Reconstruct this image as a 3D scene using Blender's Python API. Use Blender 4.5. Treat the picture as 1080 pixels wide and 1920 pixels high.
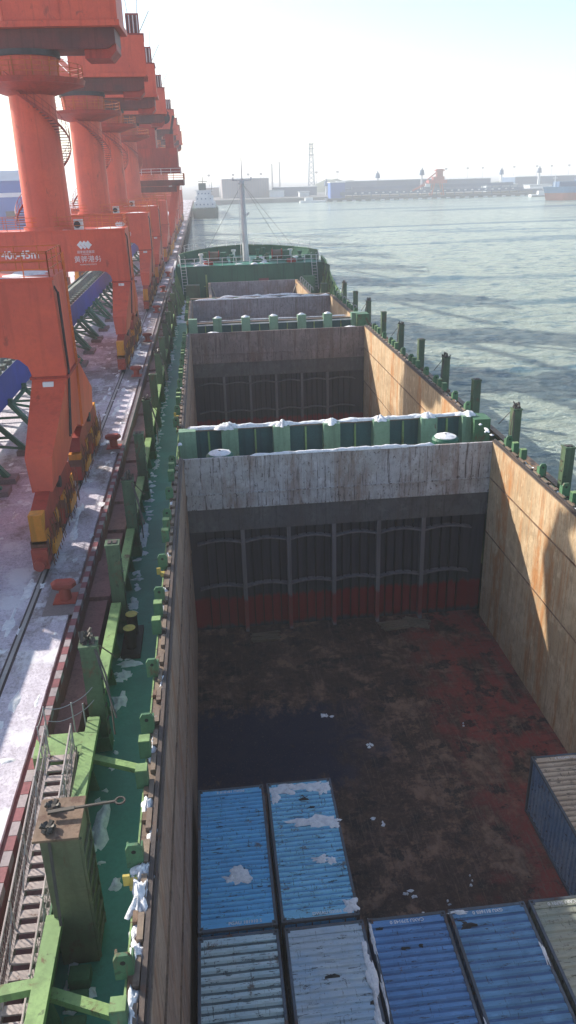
import bpy, math, random
from mathutils import Vector, Matrix, noise
random.seed(11)
for o in list(bpy.data.objects):
    bpy.data.objects.remove(o)
S = bpy.context.scene
COL = S.collection
R = math.radians
sin, cos, PI = math.sin, math.cos, math.pi

# ---------------------------------------------------------------- camera
YAW, PITCH, ROLL = 0.0921, 0.4058, -0.0287
cam = bpy.data.cameras.new('camera')
co = bpy.data.objects.new('camera', cam)
COL.objects.link(co)
S.camera = co
fw = Vector((sin(YAW) * cos(PITCH), cos(YAW) * cos(PITCH), -sin(PITCH)))
ri = Vector((cos(YAW), -sin(YAW), 0))
up = ri.cross(fw)
r2 = ri * cos(ROLL) + up * sin(ROLL)
u2 = -ri * sin(ROLL) + up * cos(ROLL)
M4 = Matrix((r2, u2, -fw)).transposed().to_4x4()
M4.translation = Vector((1.539, -23.129, 21.078))
co.matrix_world = M4
cam.sensor_fit = 'VERTICAL'
cam.sensor_height = 24
cam.sensor_width = 13.5
cam.lens = 1469.15 / 1920 * 24
cam.clip_start = 0.1
cam.clip_end = 20000

# ---------------------------------------------------------------- sky, sun, exposure
SUN = Vector((-1.47, 1.24, 1.0)).normalized()
EL = math.asin(SUN.z)
AZ = math.atan2(SUN.x, SUN.y)
w = bpy.data.worlds.new('World')
S.world = w
w.use_nodes = True
wn = w.node_tree
sky = wn.nodes.new('ShaderNodeTexSky')
sky.sky_type = 'NISHITA'
sky.sun_disc = False
sky.sun_elevation = EL
sky.sun_rotation = AZ
sky.altitude = 0
sky.air_density = 1.0
sky.dust_density = 1.2
sky.ozone_density = 1.2
bg = wn.nodes['Background']
bg.inputs['Strength'].default_value = 0.12
wn.links.new(sky.outputs[0], bg.inputs['Color'])
sl = bpy.data.lights.new('sun', 'SUN')
sl.energy = 4.0
sl.angle = R(0.5)
sl.color = (1.0, 0.93, 0.82)
so = bpy.data.objects.new('sun', sl)
COL.objects.link(so)
so.rotation_euler = SUN.to_track_quat('Z', 'Y').to_euler()
so.location = (0, 0, 200)
S.view_settings.view_transform = 'Standard'
S.view_settings.look = 'None'
S.view_settings.gamma = 1
S.view_settings.exposure = 1.0
S.view_settings.use_curve_mapping = False
S.cycles.max_bounces = 6
S.cycles.diffuse_bounces = 3
S.cycles.glossy_bounces = 2
S.cycles.volume_bounces = 1
S.cycles.sample_clamp_indirect = 6

# ---------------------------------------------------------------- materials
def newmat(name):
    m = bpy.data.materials.new(name)
    m.use_nodes = True
    nt = m.node_tree
    b = nt.nodes['Principled BSDF']
    return m, nt, b

class NT:
    def __init__(s, nt):
        s.nt = nt
        s.pos = nt.nodes.new('ShaderNodeNewGeometry').outputs['Position']
    def mapping(s, scale, loc=(0, 0, 0)):
        n = s.nt.nodes.new('ShaderNodeMapping')
        n.inputs['Scale'].default_value = scale
        n.inputs['Location'].default_value = loc
        s.nt.links.new(s.pos, n.inputs['Vector'])
        return n.outputs[0]
    def noise(s, scale=1.0, stretch=(1, 1, 1), detail=5, rough=.6, loc=(0, 0, 0), dist=0):
        n = s.nt.nodes.new('ShaderNodeTexNoise')
        n.inputs['Scale'].default_value = scale
        n.inputs['Detail'].default_value = detail
        n.inputs['Roughness'].default_value = rough
        n.inputs['Distortion'].default_value = dist
        s.nt.links.new(s.mapping(stretch, loc), n.inputs['Vector'])
        return n.outputs['Fac']
    def ramp(s, fac, a, b):
        n = s.nt.nodes.new('ShaderNodeMapRange')
        n.inputs['From Min'].default_value = a
        n.inputs['From Max'].default_value = b
        n.interpolation_type = 'SMOOTHSTEP'
        s.nt.links.new(fac, n.inputs['Value'])
        return n.outputs[0]
    def math(s, op, a, b):
        n = s.nt.nodes.new('ShaderNodeMath')
        n.operation = op
        for i, v in enumerate((a, b)):
            if isinstance(v, (int, float)):
                n.inputs[i].default_value = v
            else:
                s.nt.links.new(v, n.inputs[i])
        return n.outputs[0]
    def mix(s, fac, a, b):
        n = s.nt.nodes.new('ShaderNodeMix')
        n.data_type = 'RGBA'
        for k, v in ((0, fac), (6, a), (7, b)):
            if isinstance(v, (int, float)):
                n.inputs[k].default_value = v
            elif isinstance(v, tuple):
                n.inputs[k].default_value = (*v, 1)
            else:
                s.nt.links.new(v, n.inputs[k])
        return n.outputs[2]
    def axis(s, i):
        n = s.nt.nodes.new('ShaderNodeSeparateXYZ')
        s.nt.links.new(s.pos, n.inputs[0])
        return n.outputs[i]
    def bump(s, h, strength, dist=.02):
        n = s.nt.nodes.new('ShaderNodeBump')
        n.inputs['Strength'].default_value = strength
        n.inputs['Distance'].default_value = dist
        s.nt.links.new(h, n.inputs['Height'])
        return n.outputs[0]

def paint(name, base, alt=None, rust=None, amt=.5, streak=1.0, rough=.55, bump=.25, scale=1.0, fine=0.35, metal=0.0, speck=0.0):
    """weathered paint: large tone drift, vertical dirt streaks, rust blooms and small chips"""
    m, nt, b = newmat(name)
    n = NT(nt)
    alt = alt or tuple(c * .6 for c in base)
    rust = rust or (.11, .045, .022)
    big = n.noise(.45 * scale, detail=4)
    col = n.mix(n.ramp(big, .38, .62), base, alt)
    if streak:
        st = n.noise(2.2 * scale, (1.6, 1.6, .09), detail=6)
        col = n.mix(n.math('MULTIPLY', n.ramp(st, .5, .66), .55 * streak), col, tuple(c * .45 for c in base))
    fn = n.noise(9 * scale, detail=6, rough=.7)
    col = n.mix(n.math('MULTIPLY', n.ramp(fn, .42, .62), fine), col, tuple(c * .55 for c in base))
    if amt > 0:
        r1 = n.noise(1.7 * scale, (1, 1, .5), detail=8, rough=.72, loc=(3, 7, 1), dist=.4)
        msk = n.ramp(r1, .70 - .25 * amt, .80 - .25 * amt)
        col = n.mix(n.math('MULTIPLY', msk, .9), col, rust)
    if speck > 0:
        s1 = n.noise(5 * scale, (1, 1, 1), detail=3, rough=.5, loc=(9, 2, 4))
        col = n.mix(n.math('MULTIPLY', n.ramp(s1, .66, .7), speck), col, (.025, .022, .02))
    nt.links.new(col, b.inputs['Base Color'])
    b.inputs['Roughness'].default_value = rough
    b.inputs['Metallic'].default_value = metal
    b.inputs['Specular IOR Level'].default_value = .35
    nt.links.new(n.bump(fn, bump, .02), b.inputs['Normal'])
    return m

M = {}
M['red'] = paint('crane_red', (.68, .105, .052), (.58, .088, .05), rust=(.30, .06, .035), amt=.42, streak=.5, fine=.16, bump=.08, rough=.5, scale=.6)
M['reddark'] = paint('machinery_red', (.40, .042, .024), (.28, .035, .025), amt=.25, fine=.3)
M['darkred'] = paint('crane_underside', (.16, .035, .03), (.09, .03, .03), amt=.3)  # dark red; the slewing girder's underside shading is put into the colour
M['orange'] = paint('rail_orange', (.72, .17, .03), amt=.1, fine=.2, streak=0)
M['yellow'] = paint('bogie_yellow', (.75, .30, .02), (.6, .2, .02), amt=.3)
M['brake'] = paint('bogie_brown', (.26, .10, .05), (.14, .06, .045), amt=.5, fine=.5)
M['gear'] = paint('gear_dark', (.05, .04, .045), amt=.2)
M['white'] = paint('white_paint', (.75, .74, .72), (.62, .62, .62), amt=.12, fine=.15)
M['green'] = paint('ship_green', (.085, .20, .10), (.06, .15, .075), rust=(.12, .065, .035), amt=.6, fine=.4, speck=.5)
M['lgreen'] = paint('bulwark_green', (.26, .40, .15), (.19, .30, .12), rust=(.13, .075, .04), amt=.55, fine=.35, speck=.5)  # paler ship green; the sunlit look is put into the colour
M['postgreen'] = paint('post_green', (.095, .155, .085), (.07, .105, .062), rust=(.13, .075, .045), amt=.6, fine=.35, speck=.6)
M['fcgreen'] = paint('forecastle_green', (.025, .135, .08), (.02, .11, .07), amt=.15, fine=.15)
M['deck'] = paint('deck_green', (.055, .26, .18), (.042, .20, .14), rust=(.05, .04, .03), amt=.3, streak=0, fine=.25, rough=.5)
M['hullgreen'] = paint('hull_green', (.02, .09, .05), amt=.3)
M['bay'] = paint('hatch_end_teal', (.04, .12, .125), (.03, .09, .10), amt=.2)
M['stay'] = paint('stay_pale_green', (.22, .36, .24), (.17, .29, .19), rust=(.13, .09, .06), amt=.4, fine=.3)
M['fenderwood'] = paint('fender_brown_red', (.34, .15, .14), (.26, .11, .105), rust=(.12, .07, .06), amt=.5, fine=.5)
M['olive'] = paint('olive_post', (.17, .17, .095), (.11, .125, .07), rust=(.12, .07, .04), amt=.6, fine=.4)
M['rusty'] = paint('rusty_plate', (.24, .15, .09), (.17, .11, .075), rust=(.09, .04, .025), amt=.7, fine=.5, bump=.6)
M['ledge'] = paint('hatch_ledge', (.27, .20, .14), (.17, .12, .09), rust=(.09, .05, .035), amt=.6, streak=0, fine=.5, bump=.6)
M['track'] = paint('hatch_track', (.06, .05, .048), (.1, .07, .055), amt=.5, streak=0, fine=.4, bump=.6)
M['black'] = paint('black_paint', (.012, .012, .013), amt=.1, fine=.2)
M['ringyellow'] = paint('bollard_yellow', (.65, .5, .12), amt=.1)
M['rubber'] = paint('fender_rubber', (.02, .02, .022), amt=0)
M['steel'] = paint('galvanised_steel', (.42, .41, .40), (.33, .32, .31), amt=.2, streak=0, rough=.5)
M['alu'] = paint('gangway_alloy', (.52, .44, .42), (.40, .33, .31), amt=.45, streak=0, rough=.45)
M['chain'] = paint('lashing_steel', (.10, .085, .07), amt=.4, streak=0, fine=.4)
M['blue'] = paint('gallery_blue', (.03, .06, .36), (.025, .05, .28), amt=.1, streak=.2, fine=.1)
M['trestle'] = paint('trestle_green', (.03, .17, .11), amt=.1, fine=.15)
M['walk'] = paint('gallery_walkway', (.12, .17, .15), amt=.2)
M['wood'] = paint('dunnage_wood', (.22, .17, .12), (.14, .11, .08), amt=0, streak=0, fine=.5)
M['bollard'] = paint('bollard_red', (.50, .08, .045), (.36, .07, .05), amt=.35, streak=0, fine=.3)
M['kerbred'] = paint('kerb_red', (.27, .085, .095), (.21, .07, .08), amt=.15, fine=.3)
M['kerbwhite'] = paint('kerb_white', (.37, .31, .315), (.30, .25, .26), amt=.1, fine=.3)
M['dark'] = paint('dark_void', (.02, .02, .02), amt=0)

def snowmat():
    m, nt, b = newmat('snow')
    n = NT(nt)
    f = n.noise(5, detail=7, rough=.7)
    c = n.mix(n.ramp(f, .40, .62), (.88, .885, .89), (.70, .71, .745))
    d = n.noise(2.1, detail=8, rough=.75, loc=(2, 6, 1))
    c = n.mix(n.math('MULTIPLY', n.ramp(d, .53, .63), .6), c, (.47, .44, .42))
    nt.links.new(c, b.inputs['Base Color'])
    b.inputs['Roughness'].default_value = .85
    nt.links.new(n.bump(f, .9, .08), b.inputs['Normal'])
    return m
M['snow'] = snowmat()

def wallmat(name, base, alt, rust, rustdark, orange=1.0, dirt=.4):
    m, nt, b = newmat(name)
    n = NT(nt)
    big = n.noise(.4, detail=5)
    col = n.mix(n.ramp(big, .40, .60), base, alt)
    mott = n.noise(2.4, (1, 1, .7), detail=9, rough=.78)
    col = n.mix(n.math('MULTIPLY', n.ramp(mott, .47, .62), .55), col, tuple(c * .55 for c in base))
    pale = n.noise(1.3, (1, 1, .8), detail=7, rough=.7, loc=(4, 2, 9))
    col = n.mix(n.math('MULTIPLY', n.ramp(pale, .54, .62), .5), col, tuple(min(.7, c * 1.35) for c in base))
    st1 = n.noise(1.0, (.55, .55, .035), detail=5, rough=.6, loc=(2, 4.6, 0))
    brk = n.ramp(n.noise(1.6, (1, 1, .35), detail=7, rough=.7, loc=(1, 1, 6)), .38, .60)
    col = n.mix(n.math('MULTIPLY', n.math('MULTIPLY', n.ramp(st1, .50, .60), brk), .9 * orange), col, rust)
    st2 = n.noise(1.0, (4.5, 4.5, .16), detail=7, rough=.7)
    col = n.mix(n.math('MULTIPLY', n.math('MULTIPLY', n.ramp(st2, .5, .60), brk), .7 * orange), col, rust)
    st3 = n.noise(1.0, (7, 7, .35), detail=7, rough=.72, loc=(5, 1, 3))
    col = n.mix(n.math('MULTIPLY', n.ramp(st3, .53, .62), dirt), col, rustdark)
    ch = n.noise(6, (1, 1, .6), detail=8, rough=.8, loc=(1, 8, 2))
    col = n.mix(n.math('MULTIPLY', n.ramp(ch, .56, .61), dirt), col, rustdark)
    nt.links.new(col, b.inputs['Base Color'])
    b.inputs['Roughness'].default_value = .72
    b.inputs['Specular IOR Level'].default_value = .2
    nt.links.new(n.bump(mott, .6, .04), b.inputs['Normal'])
    return m
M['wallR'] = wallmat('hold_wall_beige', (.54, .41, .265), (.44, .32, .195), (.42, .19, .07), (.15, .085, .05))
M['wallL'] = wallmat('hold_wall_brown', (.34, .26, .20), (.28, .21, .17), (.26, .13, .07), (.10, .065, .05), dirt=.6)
M['coaming'] = wallmat('coaming_grey', (.46, .45, .46), (.40, .38, .37), (.22, .14, .10), (.07, .05, .045), orange=.6, dirt=.9)
M['coaming2'] = wallmat('coaming_brown', (.25, .20, .19), (.20, .16, .155), (.15, .09, .07), (.07, .045, .04), orange=.7, dirt=.7)
M['coaming3'] = wallmat('coaming_blue_grey', (.30, .29, .33), (.25, .24, .27), (.20, .14, .12), (.09, .075, .07), orange=.5, dirt=.5)
M['band'] = wallmat('bulkhead_band', (.12, .115, .115), (.10, .095, .10), (.09, .07, .06), (.05, .045, .045), orange=.4)

def bulkmat(name, c0, c1, rd):
    m, nt, b = newmat(name)
    n = NT(nt)
    st = n.noise(2, (2, 2, .12), detail=6)
    col = n.mix(n.ramp(st, .4, .7), c0, c1)
    z = n.math('ADD', n.axis(2), n.math('MULTIPLY', n.math('SUBTRACT', n.noise(1.5, (2, 2, .4), detail=4), .5), .7))
    red = n.math('MULTIPLY', n.ramp(z, -.45, -.75), n.ramp(z, -2.55, -2.2))
    red = n.math('MULTIPLY', red, n.ramp(n.noise(.5, (1, 1, .1), loc=(0, 0, 5)), .2, .45))
    col = n.mix(red, col, rd)
    nt.links.new(col, b.inputs['Base Color'])
    b.inputs['Specular IOR Level'].default_value = .1
    b.inputs['Roughness'].default_value = .7
    return m
M['bulk'] = bulkmat('bulkhead_dark', (.060, .055, .066), (.040, .037, .044), (.22, .010, .016))  # dark grey paint, lowered further for the hold's deep shade
M['girder'] = bulkmat('bulkhead_girder', (.17, .155, .165), (.11, .10, .105), (.22, .05, .05))  # lightened against the plates, where shading alone leaves the girders flat
M['stiff'] = bulkmat('bulkhead_stiffener', (.022, .021, .023), (.015, .015, .016), (.07, .006, .008))

def floormat():
    m, nt, b = newmat('hold_floor')
    n = NT(nt)
    x, y = n.axis(0), n.axis(1)
    a = n.noise(.5, detail=9, rough=.72, dist=.3)
    f = n.noise(2.2, (1, .6, 1), detail=8, rough=.75)
    col = n.mix(n.ramp(f, .42, .60), (.095, .054, .040), (.22, .13, .088))
    col = n.mix(n.math('MULTIPLY', n.ramp(a, .44, .52), .8), col, (.034, .021, .021))
    # worn red primer along the right hand side
    xr = n.math('ADD', x, n.math('MULTIPLY', n.math('SUBTRACT', a, .5), 9))
    redm = n.math('MULTIPLY', n.ramp(xr, 10.2, 13.2), n.ramp(n.noise(.9, (1, .5, 1), detail=7, loc=(4, 4, 0)), .36, .56))
    col = n.mix(n.math('MULTIPLY', redm, .85), col, (.26, .050, .043))
    wet2 = n.math('MULTIPLY', n.ramp(n.noise(.8, (1, 1, 1), detail=8, rough=.7, loc=(8, 3, 0)), .54, .60), .85)
    col = n.mix(wet2, col, (.016, .015, .018))
    scr = n.noise(1.0, (9, .5, 1), detail=6, rough=.7, loc=(2, 9, 0))
    col = n.mix(n.math('MULTIPLY', n.ramp(scr, .55, .63), .45), col, (.17, .115, .09))
    scr2 = n.noise(1.0, (.6, 8, 1), detail=6, rough=.7, loc=(6, 1, 0))
    col = n.mix(n.math('MULTIPLY', n.ramp(scr2, .56, .63), .4), col, (.022, .016, .018))
    dust = n.noise(6, detail=8, rough=.8, loc=(4, 8, 2))
    col = n.mix(n.math('MULTIPLY', n.ramp(dust, .50, .60), .45), col, (.15, .10, .085))
    # dark wet patch on the left
    yy = n.math('ADD', y, n.math('MULTIPLY', n.math('SUBTRACT', f, .5), 5))
    xx = n.math('ADD', x, n.math('MULTIPLY', n.math('SUBTRACT', a, .5), 12))
    wet = n.math('MULTIPLY', n.math('MULTIPLY', n.ramp(yy, 1.6, 3.2), n.ramp(yy, 8.6, 7.2)), n.ramp(xx, 9, 5))
    col = n.mix(n.math('MULTIPLY', n.math('MULTIPLY', wet, n.ramp(f, .28, .42)), .93), col, (.006, .013, .040))
    sp = n.noise(14, detail=3)
    col = n.mix(n.math('MULTIPLY', n.ramp(sp, .64, .70), .4), col, (.22, .18, .15))
    nt.links.new(col, b.inputs['Base Color'])
    b.inputs['Specular IOR Level'].default_value = .08
    b.inputs['Roughness'].default_value = .7
    nt.links.new(n.bump(f, .4, .03), b.inputs['Normal'])
    return m
M['floor'] = floormat()

def contmat(name, base, alt, chips, amt):
    m, nt, b = newmat(name)
    n = NT(nt)
    big = n.noise(.7, detail=6, rough=.65)
    col = n.mix(n.ramp(big, .42, .60), base, alt)
    st = n.noise(1.6, (.5, 3.5, 1), detail=7, rough=.75, loc=(2, 0, 0))
    col = n.mix(n.math('MULTIPLY', n.ramp(st, .48, .60), .45), col, tuple(c * .66 for c in base))
    pl = n.noise(2.0, (.6, 3, 1), detail=7, rough=.75, loc=(6, 3, 0))
    col = n.mix(n.math('MULTIPLY', n.ramp(pl, .54, .62), .35), col, tuple(min(.75, c * 1.3 + .06) for c in base))
    ru = n.noise(1.2, detail=9, rough=.78, loc=(7, 1, 0))
    col = n.mix(n.math('MULTIPLY', n.ramp(ru, .64 - amt * .09, .69 - amt * .09), .8), col, (.13, .085, .06))
    s1 = n.noise(4.0, (.5, 3.2, 1), detail=5, rough=.75, loc=(1, 5, 0))
    col = n.mix(n.math('MULTIPLY', n.ramp(s1, .625 - amt * .055, .645 - amt * .055), .85), col, chips)
    s2 = n.noise(4.2, (3.4, .45, 1), detail=5, rough=.75, loc=(3, 9, 0))
    col = n.mix(n.math('MULTIPLY', n.ramp(s2, .63 - amt * .03, .65 - amt * .03), .8), col, chips)
    nt.links.new(col, b.inputs['Base Color'])
    b.inputs['Roughness'].default_value = .5
    b.inputs['Specular IOR Level'].default_value = .3
    fn = n.noise(10, detail=6)
    nt.links.new(n.bump(fn, .2, .03), b.inputs['Normal'])
    return m
M['c_sky'] = contmat('container_sky_blue', (.15, .50, .80), (.125, .43, .72), (.03, .04, .055), .5)
M['c_teal'] = contmat('container_teal_blue', (.23, .57, .78), (.20, .50, .68), (.03, .04, .04), .8)
M['c_pale'] = contmat('container_pale_blue', (.55, .68, .70), (.47, .63, .69), (.03, .045, .05), .8)
M['c_grey'] = contmat('container_grey_blue', (.46, .54, .60), (.37, .50, .62), (.04, .05, .06), .5)
M['c_blue'] = contmat('container_strong_blue', (.115, .27, .52), (.10, .225, .44), (.03, .03, .04), .35)
M['c_navy'] = contmat('container_deep_blue', (.12, .285, .48), (.09, .22, .38), (.03, .035, .05), .25)
M['c_olive'] = contmat('container_olive_grey', (.34, .35, .28), (.27, .31, .26), (.05, .05, .045), .5)
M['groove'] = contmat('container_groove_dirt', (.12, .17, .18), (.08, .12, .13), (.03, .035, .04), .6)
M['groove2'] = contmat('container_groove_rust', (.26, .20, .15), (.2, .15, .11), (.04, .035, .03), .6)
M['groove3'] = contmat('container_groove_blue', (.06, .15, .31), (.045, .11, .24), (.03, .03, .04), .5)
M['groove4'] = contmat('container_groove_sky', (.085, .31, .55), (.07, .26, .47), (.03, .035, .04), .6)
M['c_beige'] = contmat('container_rusty_beige', (.56, .45, .34), (.47, .36, .26), (.05, .045, .04), .6)  # rusty beige, lightened in place of the sunlight the roof misses
M['c_side'] = contmat('container_side_blue', (.14, .22, .34), (.22, .28, .36), (.04, .04, .05), .5)
M['frame'] = paint('container_frame', (.09, .12, .16), (.07, .08, .09), amt=.6, fine=.4)
M['letter'] = paint('white_lettering', (.78, .78, .78), (.7, .7, .7), amt=0, streak=0, fine=.1)

def quaymat():
    m, nt, b = newmat('quay_concrete_with_snow')
    n = NT(nt)
    big = n.noise(.16, (1, .45, 1), detail=6, rough=.65)
    med = n.noise(.8, (1, .6, 1), detail=8, rough=.75)
    fin = n.noise(5, (1, .8, 1), detail=7, rough=.8)
    con = n.mix(n.ramp(med, .3, .7), (.30, .245, .245), (.22, .175, .18))
    con = n.mix(n.math('MULTIPLY', n.ramp(n.noise(.9, (2.5, .07, 1), detail=5), .5, .7), .5), con, (.15, .12, .125))
    x = n.axis(0)
    cov = n.math('ADD', n.math('MULTIPLY', big, .65), n.math('ADD', n.math('MULTIPLY', med, .35), n.math('MULTIPLY', fin, .28)))
    cov = n.math('ADD', cov, n.math('MULTIPLY', n.ramp(n.axis(1), 34, 4), .10))
    cov = n.math('ADD', cov, n.math('MULTIPLY', n.ramp(x, -9, -16), .2))
    sn = n.ramp(cov, .60, .70)
    gr = n.noise(11, (1, .8, 1), detail=7, rough=.8, loc=(3, 3, 0))
    sno = n.mix(n.ramp(fin, .40, .60), (.74, .69, .76), (.55, .50, .57))  # dirty snow, dulled to lilac for the purple shade over the quay
    sno = n.mix(n.math('MULTIPLY', n.ramp(gr, .50, .58), .6), sno, (.34, .29, .33))
    clean = n.math('MULTIPLY', n.ramp(n.noise(.5, detail=5, loc=(7, 7, 0)), .52, .62), .8)
    sno = n.mix(clean, sno, (.80, .79, .81))
    col = n.mix(n.math('MULTIPLY', sn, .92), con, sno)
    nt.links.new(col, b.inputs['Base Color'])
    b.inputs['Roughness'].default_value = .85
    h = n.math('ADD', n.math('MULTIPLY', sn, 1.0), n.math('MULTIPLY', fin, .7))
    nt.links.new(n.bump(h, .6, .06), b.inputs['Normal'])
    return m
M['quay'] = quaymat()
M['concrete'] = paint('wet_concrete', (.24, .20, .20), (.18, .15, .15), amt=.1, streak=0, fine=.5)
M['redwall'] = paint('quay_wall_red', (.26, .09, .08), (.18, .08, .075), amt=.4, fine=.4)

def watermat():
    m, nt, b = newmat('harbour_water')
    n = NT(nt)
    band = n.noise(.02, (.28, 2.0, 1), detail=5, rough=.55, loc=(1.3, .4, 0), dist=.4)
    turb = n.ramp(band, .40, .47)
    fine = n.noise(.35, (.7, 1.3, 1), detail=7, rough=.7)
    t2 = n.math('MULTIPLY', turb, n.ramp(fine, .30, .55))
    col = n.mix(t2, (.05, .16, .215), (.44, .51, .42))
    crest = n.noise(.9, (.7, 1.4, 1), detail=7, rough=.75, loc=(5, 5, 0))
    col = n.mix(n.math('MULTIPLY', n.ramp(crest, .58, .66), .6), col, (.66, .70, .66))
    nt.links.new(col, b.inputs['Base Color'])
    b.inputs['Roughness'].default_value = .15
    b.inputs['IOR'].default_value = 1.333
    w1 = n.noise(.5, (.7, 1.25, 1), detail=7, rough=.68, dist=.5)
    w2 = n.noise(2.0, (.8, 1.2, 1), detail=5, rough=.65, dist=.4)
    h = n.math('ADD', n.math('MULTIPLY', w1, 1.0), n.math('MULTIPLY', w2, .4))
    nt.links.new(n.bump(h, 1.0, 1.5), b.inputs['Normal'])
    return m
M['water'] = watermat()
def flat(name, c, rough=.8, var=.2):
    return paint(name, c, tuple(v * (1 - var) for v in c), amt=0, streak=.3, fine=.1, bump=0, scale=.1, rough=rough)
M['far_grey'] = flat('far_warehouse_grey', (.30, .27, .29))
M['far_blue'] = flat('far_warehouse_blue', (.04, .13, .42))
M['far_slate'] = flat('far_slate_blue', (.06, .13, .25))
M['far_dark'] = flat('far_pier_dark', (.035, .06, .10))
M['far_white'] = flat('far_white', (.72, .74, .75))
M['far_red'] = flat('far_red', (.40, .10, .10))
M['far_pale'] = flat('far_shed_pale', (.40, .46, .50))
M['far_land'] = flat('far_shore_ground', (.20, .20, .20))
M['coal'] = flat('stockpile', (.16, .19, .15))
M['shipred'] = flat('far_ship_red', (.48, .16, .12))
M['shipblue'] = flat('far_ship_blue', (.12, .26, .42))
M['shipgreen'] = flat('far_ship_green', (.01, .06, .05))
M['glass'] = flat('dark_glass', (.02, .025, .03), .2)

# ---------------------------------------------------------------- mesh helpers
class MB:
    def __init__(s):
        s.v, s.f, s.sm = [], [], []
    def add(s, vs, fs, smooth=False):
        o = len(s.v)
        s.v += [tuple(p) for p in vs]
        for f in fs:
            s.f.append(tuple(i + o for i in f))
            s.sm.append(smooth)
        return s
    def box(s, x0, x1, y0, y1, z0, z1):
        vs = [(x, y, z) for z in (z0, z1) for y in (y0, y1) for x in (x0, x1)]
        return s.add(vs, [(0, 2, 3, 1), (4, 5, 7, 6), (0, 1, 5, 4), (2, 6, 7, 3), (0, 4, 6, 2), (1, 3, 7, 5)])
    def bar(s, p, q, w, h=None, upv=(0, 0, 1)):
        p, q = Vector(p), Vector(q)
        h = h or w
        d = (q - p).normalized()
        u = Vector(upv)
        if abs(d.dot(u)) > .99:
            u = Vector((0, 1, 0))
        a = d.cross(u).normalized() * (w / 2)
        b = a.normalized().cross(d) * (h / 2)
        vs = [c + i * a + j * b for c in (p, q) for i, j in ((-1, -1), (1, -1), (1, 1), (-1, 1))]
        return s.add(vs, [(0, 1, 2, 3), (7, 6, 5, 4), (0, 4, 5, 1), (1, 5, 6, 2), (2, 6, 7, 3), (3, 7, 4, 0)])
    def cyl(s, p, q, r0, r1=None, n=16, caps=True):
        p, q = Vector(p), Vector(q)
        r1 = r0 if r1 is None else r1
        d = (q - p).normalized()
        u = Vector((0, 0, 1)) if abs(d.z) < .95 else Vector((1, 0, 0))
        a = d.cross(u).normalized()
        b = a.cross(d)
        ring = lambda c, r: [c + (a * cos(2 * PI * i / n) + b * sin(2 * PI * i / n)) * r for i in range(n)]
        A, B = ring(p, r0), ring(q, r1)
        s.add(A + B, [(i, n + i, n + (i + 1) % n, (i + 1) % n) for i in range(n)], n >= 8)
        if caps:
            s.add(A, [tuple(range(n))])
            s.add(B, [tuple(reversed(range(n)))])
        return s
    def tube(s, pts, r, n=6):
        for a, b in zip(pts, pts[1:]):
            s.cyl(a, b, r, r, n)
        return s
    def prism(s, poly, axis, a, b):
        n = len(poly)
        def pt(u, v, t):
            return {'x': (t, u, v), 'y': (u, t, v), 'z': (u, v, t)}[axis]
        vs = [pt(u, v, a) for u, v in poly] + [pt(u, v, b) for u, v in poly]
        fs = [tuple(range(n)), tuple(reversed(range(n, 2 * n)))]
        fs += [(i, n + i, n + (i + 1) % n, (i + 1) % n) for i in range(n)]
        return s.add(vs, fs)
    def loft(s, rings, closed=True, caps=True, smooth=False):
        n = len(rings[0])
        vs = [p for r in rings for p in r]
        fs = []
        for k in range(len(rings) - 1):
            for i in range(n if closed else n - 1):
                j = (i + 1) % n
                fs.append((k * n + i, k * n + j, (k + 1) * n + j, (k + 1) * n + i))
        if caps and closed:
            fs += [tuple(reversed(range(n))), tuple(range((len(rings) - 1) * n, len(rings) * n))]
        return s.add(vs, fs, smooth)
    def blob(s, cx, cy, z, rx, ry, h, seed=0, nr=4, na=14, rag=.35):
        """low irregular mound of snow with a thick edge"""
        vs = [(cx, cy, z + h)]
        for k in range(1, nr + 1):
            t = k / nr
            for i in range(na):
                an = 2 * PI * i / na
                g = 1 + rag * noise.noise(Vector((cos(an) * 1.7 + seed * 3.1, sin(an) * 1.7, seed))) * 1.6 + rag * .5 * noise.noise(Vector((cos(an) * 5 + seed, sin(an) * 5, seed * 2)))
                hh = h * (1 - t ** 1.6) * (1 + .45 * noise.noise(Vector((cx * 3 + cos(an) * t * 6, cy * 3 + sin(an) * t * 6, seed))) + .5 * noise.noise(Vector((cx + cos(an) * t * 2, cy + sin(an) * t * 2, seed))))
                vs.append((cx + rx * g * t * cos(an), cy + ry * g * t * sin(an), z + (hh if k < nr else -.004)))
        fs = [(0, 1 + i, 1 + (i + 1) % na) for i in range(na)]
        for k in range(nr - 1):
            for i in range(na):
                j = (i + 1) % na
                fs.append((1 + k * na + i, 1 + (k + 1) * na + i, 1 + (k + 1) * na + j, 1 + k * na + j))
        return s.add(vs, fs, True)
    def snowbar(s, x0, x1, yc, z, wid, h, seed=0, axis='x', step=.25):
        """long snow ridge lying on a plate edge, uneven in width and height, with gaps"""
        n = max(2, int(abs(x1 - x0) / step))
        prof = 7
        vs = []
        for i in range(n + 1):
            t = x0 + (x1 - x0) * i / n
            q = noise.noise(Vector((t * .9, seed * 7.3, 0))) + .5 * noise.noise(Vector((t * 3, seed * 3.1, 4)))
            ww = wid * max(.12, .75 + .55 * q) * (0.15 if i in (0, n) else 1)
            hh = h * max(.1, .7 + .8 * q) * (0.1 if i in (0, n) else 1)
            off = wid * .18 * noise.noise(Vector((t * 1.3, 2, seed)))
            for k in range(prof):
                a = PI * k / (prof - 1)
                u, v = yc + off + cos(a) * ww / 2, z - .003 + sin(a) * hh
                vs.append((t, u, v) if axis == 'x' else (u, t, v))
        fs = []
        for i in range(n):
            for k in range(prof - 1):
                a = i * prof + k
                fs.append((a, a + 1, a + prof + 1, a + prof))
        return s.add(vs, fs, True)
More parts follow.
